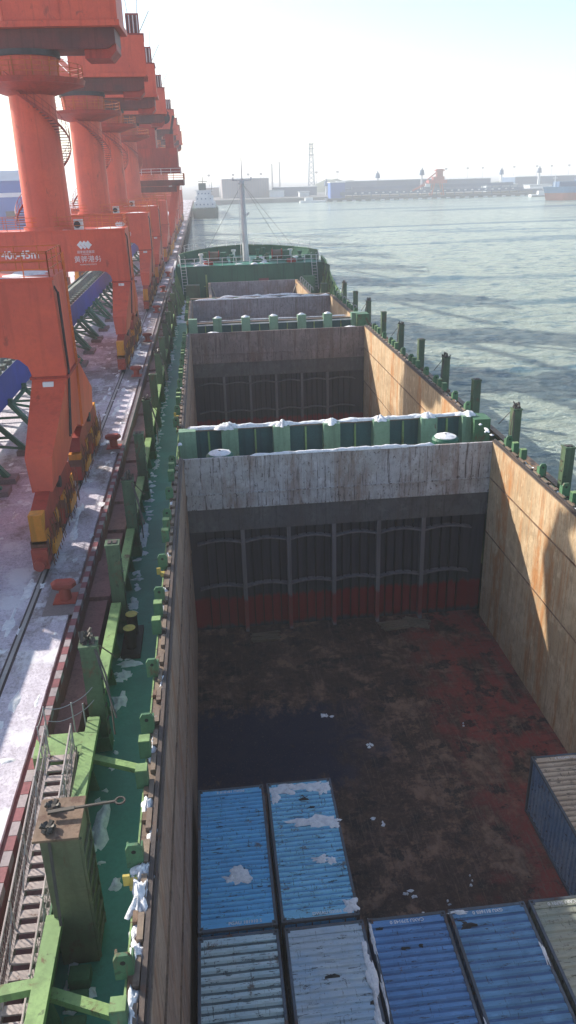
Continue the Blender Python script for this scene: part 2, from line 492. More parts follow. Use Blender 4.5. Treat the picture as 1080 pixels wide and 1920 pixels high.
    def mesh(s, name, mat):
        me = bpy.data.meshes.new(name)
        me.from_pydata(s.v, [], s.f)
        me.polygons.foreach_set('use_smooth', s.sm)
        if mat is not None:
            me.materials.append(M[mat] if isinstance(mat, str) else mat)
        import bmesh
        bm = bmesh.new()
        bm.from_mesh(me)
        bmesh.ops.recalc_face_normals(bm, faces=bm.faces)
        bm.to_mesh(me)
        bm.free()
        return me

def put(name, me, parent=None, loc=(0, 0, 0), rz=0, bevel=0):
    o = bpy.data.objects.new(name, me)
    COL.objects.link(o)
    o.location = loc
    o.rotation_euler = (0, 0, rz)
    if parent is not None:
        o.parent = parent
    if bevel:
        b = o.modifiers.new('bevel', 'BEVEL')
        b.width = bevel
        b.segments = 2
        b.limit_method = 'ANGLE'
    return o
def part(name, mb, mat, parent, loc=None, bevel=0):
    """world-space mesh hung under a thing (its empty sits at the thing's base)"""
    if loc is None:
        loc = (0, 0, 0) if parent is None or parent.parent is not None or not parent.get('empty') else -parent.location
    return put(name, mb.mesh(name, mat), parent, loc, 0, bevel)
def tag(o, label=None, cat=None, group=None, kind=None):
    for k, v in (('label', label), ('category', cat), ('group', group), ('kind', kind)):
        if v:
            o[k] = v
    return o
def thing(name, loc, label, cat, group=None, rz=0):
    o = bpy.data.objects.new(name, None)
    COL.objects.link(o)
    o.empty_display_size = .5
    o.location = loc
    o.rotation_euler = (0, 0, rz)
    o['empty'] = 1
    return tag(o, label, cat, group)
def solo(name, mb, mat, label, cat, group=None, loc=(0, 0, 0), bevel=0):
    return tag(put(name, mb.mesh(name, mat), None, loc, 0, bevel), label, cat, group)
def structure(name, mb, mat, kind='structure'):
    return tag(put(name, mb.mesh(name, mat)), kind=kind)
def copy_tree(o, parent=None):
    c = o.copy()
    COL.objects.link(c)
    c.parent = parent
    for ch in list(o.children):
        copy_tree(ch, c)
    return c
def railing(pts, h=1.1, r=.028, rails=3, step=1.5, n=5, z=None):
    m = MB()
    for a, b in zip(pts, pts[1:]):
        a, b = Vector(a), Vector(b)
        L = (b - a).length
        k = max(1, round(L / step))
        for i in range(k + 1):
            p = a.lerp(b, i / k)
            m.cyl(p, p + Vector((0, 0, h)), r, r, n, False)
        for j in range(1, rails + 1):
            zz = Vector((0, 0, h * j / rails))
            m.cyl(a + zz, b + zz, r * .85, r * .85, n, False)
    return m
_tc = {}
def text(body, size, mat, parent, loc, rot, name='lettering', bold=0.0, spacing=1.0, mirror=False):
    cu = bpy.data.curves.new(name, 'FONT')
    cu.body = body
    cu.size = size
    cu.align_x = 'CENTER'
    cu.align_y = 'CENTER'
    cu.offset = bold
    cu.extrude = .003
    cu.space_character = spacing
    cu.resolution_u = 3
    t = bpy.data.objects.new('tmp', cu)
    COL.objects.link(t)
    bpy.context.view_layer.update()
    me = bpy.data.meshes.new_from_object(t.evaluated_get(bpy.context.evaluated_depsgraph_get()))
    bpy.data.objects.remove(t)
    me.materials.clear()
    me.materials.append(M[mat])
    me.name = name
    o = bpy.data.objects.new(name, me)
    COL.objects.link(o)
    o.parent = parent
    o.location = loc
    o.rotation_euler = rot
    return o

# ================================================================ SETTING
WZ, QZ = 1.0, 5.3
EX = -4.3                                   # quay edge
m = MB()
F = 2800
hx0, hx1, hy0, hy1 = -2.4, 18.2, -28, 90    # the hull keeps the water out of the holds
nx1, ny1 = 258.2, 302                       # nearer water is a real rippled sheet
for (a, b, c, d) in ((-F, F, -F, hy0), (-F, hx0, hy0, ny1), (hx0, hx1, hy1, ny1), (nx1, F, hy0, ny1), (-F, F, ny1, F)):
    m.add([(a, c, WZ), (b, c, WZ), (b, d, WZ), (a, d, WZ)], [(0, 1, 2, 3)])
gx, gy = [hx1], [hy0]
while gx[-1] < nx1:
    gx.append(min(nx1, gx[-1] + .55 + (gx[-1] - hx1) * .006))
while gy[-1] < ny1:
    gy.append(min(ny1, gy[-1] + .6 + max(0, gy[-1] - 30) * .006))
vs = []
for iy, y in enumerate(gy):
    for ix, x in enumerate(gx):
        e = ix in (0, len(gx) - 1) or iy in (0, len(gy) - 1)
        q = 0 if e else .15 * noise.noise(Vector((x * .16, y * .30, 0))) + .20 * noise.noise(Vector((x * .42 + 9, y * .75, 2))) + .13 * noise.noise(Vector((x * .9, y * 1.3, 5)))
        vs.append((x, y, WZ + q))
nn = len(gx)
m.add(vs, [(j * nn + i, j * nn + i + 1, (j + 1) * nn + i + 1, (j + 1) * nn + i) for j in range(len(gy) - 1) for i in range(nn - 1)], True)
structure('water', m, 'water')

m = MB()
m.box(-2400, EX - .45, -300, 640, -4, QZ)
structure('quay', m, 'quay')
m = MB()
m.box(EX - .45, EX, -300, 640, -4, QZ - .12)
structure('quay_wall', m, 'redwall')
# far shore
m = MB()
m.prism([(17, 650), (165, 655), (262, 648), (300, 660), (330, 560), (1400, 700), (1400, 2400), (-60, 2400), (-60, 700)], 'z', -3, 4.2)
structure('far_shore', m, 'far_land')
m = MB()
m.box(-60, 17, 641, 700, -3, 4.5)
structure('quay_end', m, 'concrete')

# recessed rail track in the quay
m = MB()
m.box(-6.53, -6.21, -60, 640, QZ - .05, QZ + .004)
structure('rail_trench', m, 'gear')
m = MB()
m.box(-6.44, -6.30, -60, 640, QZ, QZ + .03)
solo('crane_rail', m, 'steel', 'long steel crane rail set in the snowy quay along the ship', 'rail')
m = MB()
m.box(-8.35, -8.15, -60, 4.2, QZ, QZ + .006)
m.box(-9.1, -9.0, -60, 4.2, QZ, QZ + .006)
solo('cable_trench', m, 'gear', 'dark cable trench slot in the snowy quay at lower left', 'trench')

# kerb: alternating red and white painted blocks
kb = thing('quay_kerb', (EX - .12, 0, QZ), 'red and white striped kerb along the quay edge beside the ship', 'kerb')
km = {}
for c in ('kerbred', 'kerbwhite'):
    km[c] = MB().box(-.11, .11, -.24, .24, -.25, .16).mesh('kerb_block', c)
for i in range(90):
    put('kerb_block', km['kerbred' if i % 2 else 'kerbwhite'], kb, (0, -19.75 + i * .5, 0))
put('kerb_run', MB().box(-.11, .11, 25.02, 640, -.25, .16).mesh('kerb_run', 'concrete'), kb)

# timber and rubber fender boards filling the top of the gap between quay and hull
fb = thing('fender_line', (EX + .3, 40, 3.4), 'brown red fender boards along the quay face beside the ship', 'fender')
for i in range(38):
    y0 = -22 + i * 3.6
    part('fender_board', MB().box(EX + .003, -3.42 - .1 * (i % 2), y0 + .05, y0 + 3.52, 3.5, 4.55 + .12 * (i % 3)), 'fenderwood', fb)

# red bollards on cleared pads, every twenty metres
def bollard_mesh():
    m = MB()
    m.cyl((0, 0, .02), (0, 0, .62), .26, .22, 14)
    m.loft([[(x * s, y * s, z) for x, y in ((-.42, -.26), (.38, -.26), (.50, 0), (.38, .26), (-.42, .26), (-.52, 0))]
            for z, s in ((.5, .6), (.62, 1.0), (.78, 1.0), (.86, .7))], smooth=False)
    m.box(-.45, .45, -.45, .45, 0, .05)
    return m
bm_ = bollard_mesh().mesh('bollard', 'bollard')
pad = MB().box(-.75, .75, -1.3, 1.3, 0, .008).mesh('pad', 'concrete')
bl = ['nearest red bollard on a cleared pad by the snowy quay edge',
      'red bollard on the quay beside the near crane bogies',
      'red bollard on the quay just short of the second crane',
      'small red bollard on the quay level with the second crane bogies',
      'tiny red bollard far along the quay past the third crane',
      'tiny red bollard far along the quay near the forecastle',
      'farthest red bollard along the quay beyond the ship']
for i, y in enumerate((5.9, 25.8, 45.6, 61.5, 81, 101, 121)):
    o = tag(put('mooring_bollard', bm_, None, (-5.05, y, QZ + .008)), bl[i], 'bollard', 'red bollards along the quay edge')
    if i < 4:
        put('pad', pad, o, (0, 0, -.008))

# black fenders on the quay wall ahead of the ship
fm = MB().cyl((0, 0, -1.2), (0, 0, 1.2), .42, .42, 10).mesh('quay_fender', 'rubber')
for i in range(40):
    tag(put('quay_fender', fm, None, (EX + .45, 118 + i * 6.5, 3.2)), 'black rubber fender on the quay wall ahead of the ship', 'fender', 'black fenders along the far quay wall')

# -------- conveyor gallery behind the crane legs
GY0, GY1 = -20, 300
g = thing('conveyor_gallery', (-13.8, 40, QZ), 'blue sided conveyor gallery on green trestles running behind the crane legs', 'conveyor')
for k in range(16):
    y0 = GY0 + k * 20
    part('side_panel', MB().box(-12.32, -12.2, y0 + .03, y0 + 19.97, 7.5, 9.65), 'blue', g)
m = MB()
m.box(-15.4, -12.33, GY0, GY1, 7.6, 7.9)
part('walkway_floor', m, 'walk', g)
m = MB()
m.box(-12.36, -12.1, GY0, GY1, 9.66, 9.74)
part('top_rail', m, 'white', g)
m = MB()
m.box(-15.5, -15.38, GY0, GY1, 7.5, 9.2)
part('back_panel', m, 'walk', g)
m = MB()
m.prism([(-15.2, 8.6), (-14.9, 9.3), (-14.1, 9.6), (-13.6, 9.3), (-13.3, 8.6)], 'y', GY0, GY1)
part('belt_cover', m, 'walk', g)
part('railing', railing([(-12.25, 14, 9.74), (-12.25, 110, 9.74)], 1.0, .03, 2, 1.6, 4), 'walk', g)
part('railing', railing([(-13.1, 14, 8.8), (-13.1, 110, 8.8)], 1.2, .03, 2, 1.6, 4), 'walk', g)
m = MB()
for i in range(90):
    y = 8 + i * 1.55
    m.box(-12.5, -12.05, y, y + .75, 9.74, 10.05)
part('cable_tray_box', m, 'walk', g)['kind'] = 'stuff'
tr = MB()
for dy in (-2.2, 2.2):
    tr.bar((-1.7, dy, 2.3), (-3.3, dy * 1.15, .25), .30, .30)
    tr.bar((1.6, dy, 2.3), (3.3, dy * 1.15, .25), .30, .30)
    tr.bar((-1.9, dy, 2.35), (1.9, dy, 2.35), .28, .3)
    tr.bar((-2.6, dy, 1.2), (2.6, dy, 1.2), .14, .14)
tr.bar((1.7, -2.2, 2.2), (3.25, 2.45, .35), .16, .16)
tr.bar((-1.7, -2.2, 2.2), (-3.25, 2.45, .35), .16, .16)
tr.bar((1.75, -2.2, 2.05), (1.75, 2.2, 2.05), .2, .2)
trm = tr.mesh('trestle', 'trestle')
ftm = MB().box(-.5, .5, -.5, .5, 0, .3).mesh('footing', 'concrete')
for y in (-12, 2, 16, 23, 32, 40, 48, 54, 60, 66.5, 73, 80, 88, 96, 104, 112, 126, 142, 160, 180, 205):
    t = put('trestle', trm, g, (0, y - 40, 0))
    for dx in (-3.3, 3.3):
        for dy in (-2.5, 2.5):
            put('footing', ftm, t, (dx, dy, 0))

# -------- sheds and stockpile to the left, inland
def shed(name, x0, x1, y0, y1, h, mat, label, band=None, rise=3, roof='far_pale', z=QZ):
    t = thing(name, ((x0 + x1) / 2, y0, z), label, 'warehouse')
    part('wall', MB().box(x0, x1, y0, y1, z, z + h), mat, t)
    xm = (y0 + y1) / 2
    part('roof', MB().prism([(y0 - .6, z + h), (y1 + .6, z + h), (xm, z + h + rise)], 'x', x0 - .6, x1 + .6), roof, t)
    if band:
        part('wall_band', MB().box(x0 - .05, x1 + .05, y0 - .08, y0 + .2, z + h * .70, z + h * .78), band, t)
        n = max(3, int((x1 - x0) / 9))
        wm = MB().box(-1.6, 1.6, -.1, .1, -1.0, 1.0).mesh('window', 'glass')
        for i in range(n):
            put('window', wm, t, (x0 - (x0 + x1) / 2 + (x1 - x0) * (i + .5) / n, -.06, h * .38))
    return t
shed('storage_shed', -190, -56.5, 262, 330, 16.5, 'far_blue', 'blue storage shed with pale stripe behind the left crane column', 'far_white', 3.5, 'far_slate')
shed('storage_shed', -150, -64, 150, 165, 8, 'far_blue', 'low dark blue shed on the yard at the left edge', 'far_slate', 1.5, 'far_slate')

# -------- far shore things
S1 = 4.2
def fbox(name, x0, x1, y0, y1, z0, h, mat, label, cat):
    t = thing(name, ((x0 + x1) / 2, y0, z0), label, cat)
    part('wall', MB().box(x0, x1, y0, y1, z0, z0 + h), mat, t)
    part('roof', MB().box(x0 - .5, x1 + .5, y0 - .5, y1 + .5, z0 + h, z0 + h + .5), 'far_white' if mat != 'far_white' else 'far_pale', t)
    return t
b = fbox('storage_block', 20, 60, 700, 760, S1, 15, 'far_grey', 'large grey windowless storage block across the harbour behind the mast', 'warehouse')
wm = MB().box(-.06, .06, -.12, .1, -7.3, 7.3).mesh('cladding_rib', 'far_slate')
for i in range(20):
    put('cladding_rib', wm, b, (-19 + i * 2, -.02, 7.4))
fbox('storage_block', 2, 18.5, 760, 800, S1, 8, 'far_grey', 'low grey block left of the large storage block across the harbour', 'warehouse')
b = fbox('switch_house', 104, 115.6, 641, 655, S1 - 3, 13.4, 'far_blue', 'tall bright blue box building at the left end of the coal pier', 'building')
# coal pier on white pile caps
p = thing('coal_pier', (190, 630, 0), 'long dark blue coal pier on white pile caps across the water', 'pier')
part('deck', MB().box(100, 262, 632, 648, 1.6, 3.2), 'far_dark', p)
part('conveyor_band', MB().box(112, 262, 640, 643, 5.2, 7.6), 'far_slate', p)
part('conveyor_band', MB().box(122, 255, 645, 648, 9.0, 11.2), 'far_slate', p)
cm = MB().box(-1.6, 1.6, -.3, .3, -.5, .5).mesh('pile_cap', 'far_white')
for i in range(22):
    put('pile_cap', cm, p, (-84 + i * 7.6, 1.6, 1.3))
tm = MB().box(-.3, .3, -.3, .3, 0, 6).mesh('trestle_leg', 'far_slate')
for i in range(20):
    put('trestle_leg', tm, p, (-76 + i * 7.6, 11, 3.2))
wm = MB().box(-.9, .9, -.1, .1, -.5, .5).mesh('window', 'far_white')
for i in range(24):
    put('window', wm, p, (-66 + i * 5.6, 9.9, 6.5))
fbox('conveyor_house', 118, 205, 690, 700, S1, 10.5, 'far_slate', 'long slate blue conveyor house left of the red ship loader', 'building')
fbox('conveyor_house', 203, 262, 720, 740, S1, 9.5, 'far_slate', 'long slate blue conveyor house right of the red ship loader', 'building')
fbox('conveyor_house', 236, 262, 655, 668, S1, 5, 'far_pale', 'pale low shed in front of the right conveyor house', 'building')
fbox('harbour_office', 287, 307, 690, 705, S1 - 2, 5.2, 'far_white', 'small white harbour office at the right of the far pier', 'building')
fbox('transfer_house', 264, 283, 652, 664, S1 - 2, 3.2, 'far_slate', 'low slate transfer house at the right end of the pier', 'building')
fbox('storage_block', 300, 420, 760, 800, S1, 9.5, 'far_slate', 'long slate shed on the right horizon behind the moored ship', 'warehouse')
fbox('storage_block', 66, 104, 720, 740, S1, 7, 'far_slate', 'low slate shed between the grey storage block and the blue box', 'warehouse')
fbox('site_hut', 60, 72, 690, 700, S1, 5, 'far_white', 'white site hut at the foot of the large grey block', 'hut')
fbox('site_hut', 84, 92, 680, 690, S1, 3.5, 'far_white', 'small white hut on the far shore left of the blue box', 'hut')
# stockpiles behind the sheds
for (x, y, rx, ry, h, lb) in ((240, 830, 60, 22, 7, 'long dark stockpile ridge behind the red ship loader'), (150, 850, 60, 20, 10, 'long low stockpile ridge behind the left conveyor house'), (390, 900, 90, 30, 7, 'wide stockpile ridge behind the right shed'), (-140, 420, 70, 40, 34, 'tall grey green stockpile behind the blue shed at left')):
    m = MB().blob(0, 0, 0, rx, ry, h, x, 6, 28, .12)
    solo('stockpile', m, 'coal', lb, 'stockpile', None, (x, y, S1))
# lattice tower
t = thing('lattice_tower', (123, 900, S1), 'tall slender lattice tower rising above the far shore', 'tower')
m = MB()
H, n = 48, 9
wz = lambda z: 3.4 * (1 - z / H) + 1.5 * (z / H)
for sx in (-1, 1):
    for sy in (-1, 1):
        m.bar((123 + sx * wz(0), 900 + sy * wz(0), S1), (123 + sx * wz(H), 900 + sy * wz(H), S1 + H), .5)
part('leg', m, 'far_slate', t)
m = MB()
for k in range(n):
    z0, z1 = H * k / n, H * (k + 1) / n
    for s in (-1, 1):
        for (ax, bx) in ((-1, 1), (1, -1)):
            m.bar((123 + ax * wz(z0), 900 + s * wz(z0), S1 + z0), (123 + bx * wz(z1), 900 + s * wz(z1), S1 + z1), .3)
            m.bar((123 + s * wz(z0), 900 + ax * wz(z0), S1 + z0), (123 + s * wz(z1), 900 + bx * wz(z1), S1 + z1), .3)
part('bracing', m, 'far_slate', t)
m = MB()
for z in (36, 42, 46.5):
    m.box(120.3, 125.7, 897.3, 902.7, S1 + z, S1 + z + 1.0)
part('platform', m, 'far_slate', t)
# chimneys
for (x, y, h, lb) in ((88.5, 1000, 30, 'left one of two thin chimneys behind the far shore'), (97.5, 1000, 32, 'right one of two thin chimneys behind the far shore')):
    m = MB().cyl((0, 0, 0), (0, 0, h), 1.2, .8, 12).cyl((0, 0, h - 1), (0, 0, h - .4), 1.05, 1.05, 12)
    solo('chimney', m, 'far_grey', lb, 'chimney', None, (x, y, S1))
# floodlight masts: pale tapered pole with a lamp crown
def mast(x, y, h, label, grp='tall floodlight masts across the harbour', r=1.3):
    t = thing('floodlight_mast', (x, y, S1), label, 'light mast', grp)
    put('pole', MB().cyl((0, 0, 0), (0, 0, h), r, r * .6, 10).mesh('pole', 'far_white'), t)
    put('lamp_crown', MB().cyl((0, 0, h - 4), (0, 0, h), 2.2, 1.5, 8).cyl((0, 0, h), (0, 0, h + 2.0), .7, .15, 8).mesh('lamp_crown', 'far_slate'), t)
mast(154.3, 700, 16.5, 'white floodlight mast above the left conveyor house')
mast(109.6, 700, 11.5, 'short white floodlight mast beside the blue box building', r=1.0)
mast(264.4, 700, 16.5, 'white floodlight mast near the right end of the pier')
mast(180, 650, 18, 'white floodlight mast just left of the red ship loader', r=1.0)
mast(300.6, 705, 17, 'white floodlight mast above the harbour office')
thin = MB().cyl((0, 0, 0), (0, 0, 19), .35, .2, 6).box(-1.5, 1.5, -.3, .3, 18, 20)
thm = thin.mesh('light_pole', 'far_grey')
for (x, y) in ((300, 990), (349, 1000), (389, 1000), (410, 980), (437, 1000), (455, 990), (330, 1000)):
    tag(put('light_pole', thm, None, (x, y, S1)), 'thin light pole on the horizon beyond the right sheds', 'light pole', 'thin light poles on the right horizon')
for (x, y) in ((40, 960), (58, 970), (12, 950), (134, 940), (160, 950), (70, 930)):
    tag(put('light_pole', thm, None, (x, y, S1)), 'thin light pole on the horizon left of the pier', 'light pole', 'thin light poles on the left horizon')
# red ship loader on the pier
t = thing('ship_loader', (190, 640, 3.2), 'red ship loader tower standing on the coal pier', 'ship loader')
m = MB()
for dx in (-5, 5):
    for dy in (-3, 3):
        m.bar((190 + dx, 640 + dy, 3.2), (190 + dx * .6, 640 + dy, 12), .9)
part('portal', m, 'far_red', t)
part('machine_house', MB().box(182, 197, 636, 644, 12, 14.5).box(186, 195, 637, 643, 14.5, 17), 'far_red', t)
part('tower', MB().box(189, 194, 638, 642, 17, 22.5).box(188, 195, 637.5, 642.5, 21, 22).bar((189, 640, 20), (182, 640, 15), .8), 'far_red', t)
part('boom', MB().bar((184, 640, 13), (170, 640, 7), 1.3).bar((192, 640, 22), (174, 640, 9), .35), 'far_red', t)
part('cab', MB().box(180, 183.5, 637, 641, 9.5, 12), 'far_white', t)
# gantry line on the left of the mast
t = thing('jetty_shed', (128, 655, S1), 'open frame jetty shed beside the blue box building', 'shed')
part('roof', MB().box(118, 140, 652, 664, 9, 9.8), 'far_slate', t)
part('frame', MB().box(118.5, 119, 652, 652.5, S1, 9).box(128, 128.5, 652, 652.5, S1, 9).box(139, 139.5, 652, 652.5, S1, 9), 'far_slate', t)

# moored ship at the right edge
t = thing('moored_ship', (268, 520, WZ), 'moored ship with red boot topping and blue hull at right edge', 'ship')
def hullring(z, f, x0=231, x1=330, yc=520, hw=8):
    return [(x0 - f, yc, z), (x0 + 8, yc - hw, z), (x1, yc - hw, z), (x1, yc + hw, z), (x0 + 8, yc + hw, z)]
part('boot_topping', MB().loft([hullring(-1, 0), hullring(5.6, 1.5)]), 'shipred', t)
part('hull', MB().loft([hullring(5.6, 1.5), hullring(9.4, 3)]), 'shipblue', t)
part('deck_house', MB().box(237, 250, 515, 525, 9.4, 12.5).box(252, 258, 514, 526, 9.4, 13.5).box(262, 330, 514, 526, 9.4, 12.8), 'far_slate', t)
part('mast', MB().cyl((236, 520, 9.4), (236, 520, 17), .4, .2, 6).box(234.5, 237.5, 519.7, 520.3, 14.5, 14.9), 'far_white', t)
# small barge row right of the pier
t = thing('work_barge', (272, 600, WZ), 'white work barge row lying at the right end of the pier', 'barge')
part('hull', MB().box(252, 278, 598, 604, .4, 2.6), 'far_white', t)
part('deck_house', MB().box(258, 264, 599, 603, 2.6, 5.0).box(270, 274, 599, 603, 2.6, 4.2), 'far_white', t)
part('fender', MB().box(252, 278, 597.7, 597.95, 1.1, 1.7), 'far_dark', t)
t = thing('work_barge', (88, 628, WZ), 'small white barge against the far shore left of the blue box', 'barge')
part('hull', MB().box(78, 98, 626, 632, .4, 2.4), 'far_white', t)
part('deck_house', MB().box(82, 88, 627, 631, 2.4, 4.6), 'far_white', t)

# moored green ship seen stern-on at the end of the quay
t = thing('moored_ship', (3.6, 425, WZ), 'green hulled ship moored stern-on at the far end of the quay', 'ship')
part('hull', MB().loft([[(-2.8, 427, -1), (-1.5, 425, -1), (8.6, 425, -1), (10, 427, -1), (10, 520, -1), (-2.8, 520, -1)],
                        [(-3.4, 426, 6.2), (-1.5, 423.5, 6.2), (8.6, 423.5, 6.2), (10.5, 426, 6.2), (10.5, 520, 6.2), (-3.4, 520, 6.2)]]), 'shipgreen', t)
part('superstructure', MB().box(-2.2, 9.2, 432, 444, 6.2, 9.2).box(-1.4, 8.2, 433, 443, 9.2, 12).box(-.6, 7.2, 434, 442, 12, 14.6).box(-1.6, 8.4, 434, 437, 14.6, 14.9), 'far_white', t)
part('funnel', MB().box(.6, 4.6, 436, 440, 14.6, 18.4), 'shipgreen', t)
part('mast', MB().cyl((3, 446, 14), (3, 446, 21.5), .3, .15, 6).box(.5, 5.5, 445.8, 446.2, 19, 19.3).cyl((7.6, 436, 14), (7.6, 436, 19), .15, .1, 5), 'shipgreen', t)
wm = MB().box(-.3, .3, -.06, .06, -.3, .3).mesh('window', 'far_slate')
for zz, y0, xs in ((7.8, 431.98, (-1, 1, 3, 5, 7.6)), (10.6, 432.98, (-.4, 1.8, 4, 6.6)), (13.2, 433.98, (.4, 2.2, 4, 5.8))):
    for x in xs:
        put('window', wm, t, (x - 3.6, y0 - 425, zz - WZ))
part('railing', railing([(-1.5, 424, 6.2), (8.6, 424, 6.2)], 1.1, .06, 2, 2, 4), 'far_white', t)

# smoke drifting from the plant
def smoke(x, y, z, rx, ry, rz_, dens, label):
    vs, fs = [], []
    nu, nv = 8, 18
    for i in range(nu + 1):
        for j in range(nv):
            a, b = PI * i / nu, 2 * PI * j / nv
            g = 1 + .25 * noise.noise(Vector((cos(a) * 3 + x, sin(a) * cos(b) * 2, sin(a) * sin(b) * 2)))
            vs.append((cos(a) * rx, sin(a) * cos(b) * ry * g, sin(a) * sin(b) * rz_ * g))
    for i in range(nu):
        for j in range(nv):
            fs.append((i * nv + j, i * nv + (j + 1) % nv, (i + 1) * nv + (j + 1) % nv, (i + 1) * nv + j))
    mb = MB().add(vs, fs, True)
    mt = bpy.data.materials.new('smoke')
    mt.use_nodes = True
    nt = mt.node_tree
    nt.nodes.remove(nt.nodes['Principled BSDF'])
    v = nt.nodes.new('ShaderNodeVolumePrincipled')
    v.inputs['Color'].default_value = (.55, .55, .58, 1)
    v.inputs['Density'].default_value = dens
    nt.links.new(v.outputs[0], nt.nodes['Material Output'].inputs['Volume'])
    o = put('smoke', mb.mesh('smoke', None), None, (x, y, z))
    o.data.materials.append(mt)
    return tag(o, label, 'smoke', None, 'stuff')
smoke(168, 880, 22, 26, 6, 2.0, .02, 'thin grey smoke drifting low above the far sheds')
smoke(205, 880, 20.5, 22, 5, 1.6, .02, 'thin grey smoke trailing toward the red ship loader')

# -------- haze
hz = put('haze', MB().box(-F - 20, F + 20, -F - 20, F + 20, -6, 66).mesh('haze', None))
hm = bpy.data.materials.new('haze_air')
hm.use_nodes = True
nt = hm.node_tree
nt.nodes.remove(nt.nodes['Principled BSDF'])
v = nt.nodes.new('ShaderNodeVolumePrincipled')
v.inputs['Color'].default_value = (.97, .985, 1.0, 1)
v.inputs['Density'].default_value = .00065
v.inputs['Anisotropy'].default_value = .12
nt.links.new(v.outputs[0], nt.nodes['Material Output'].inputs['Volume'])
hz.data.materials.append(hm)
tag(hz, kind='stuff')
# ================================================================ THE SHIP
SX0, SX1, XC = -3.1, 18.9, 7.9
DZ, CT, FZ = 5.0, 7.88, -2.59               # deck, coaming top, hold floor
HX0, HX1 = -0.22, 16.0                      # hold walls
ship = thing('cargo_ship', (XC, 40, WZ), 'large green bulk and container ship with open rusty holds moored at the quay', 'ship')
OFF = -ship.location

# hull shell
def outline(z, bowy, bx):
    pts = [(SX0 + 0, -30), (SX0, 78), (SX0 + .35, 88), (SX0 + .9 + bx, 96), (SX0 + 2.6 + bx, bowy - 5), (SX0 + 5.6 + bx, bowy - 1.5), (XC, bowy)]
    r = [(2 * XC - x, y) for x, y in reversed(pts[:-1])]
    return [(x, y, z) for x, y in pts + r]
m = MB()
m.loft([outline(-3.5, 101, 2.0), outline(1.0, 104, 1.2), outline(4.9, 107, .3)], caps=False)
part('hull', m, 'hullgreen', ship)
m = MB()
a, b = outline(4.9, 107, .3), outline(9.6, 110, -.3)
m.loft([a[2:11], b[2:11]], closed=False, caps=False)
part('bow_plating', m, 'hullgreen', ship)

# decks (around the hatch openings)
HATCH = [(HX0, HX1, -20, 15.0), (HX0, HX1, 20.5, 50.2), (HX0, HX1, 56.1, 71.3), (2.1, 13.7, 73.5, 88)]
m = MB()
m.box(SX0 + .02, HX0 - .35, -30, 92.5, 4.88, DZ)
m.box(HX1 + .35, SX1 - .02, -30, 92.5, 4.88, DZ)
part('side_deck', m, 'deck', ship)
m = MB()
for y0, y1 in ((15.3, 20.2), (50.5, 55.8), (71.6, 73.2), (88.3, 92.5), (-30, -20.3)):
    m.box(HX0 - .35, HX1 + .35, y0, y1, 4.86, DZ - .02)
m.box(HX0 - .3, 1.8, 73.2, 88.3, 4.86, DZ - .02)
m.box(14.0, HX1 + .3, 73.2, 88.3, 4.86, DZ - .02)
part('cross_deck', m, 'deck', ship)

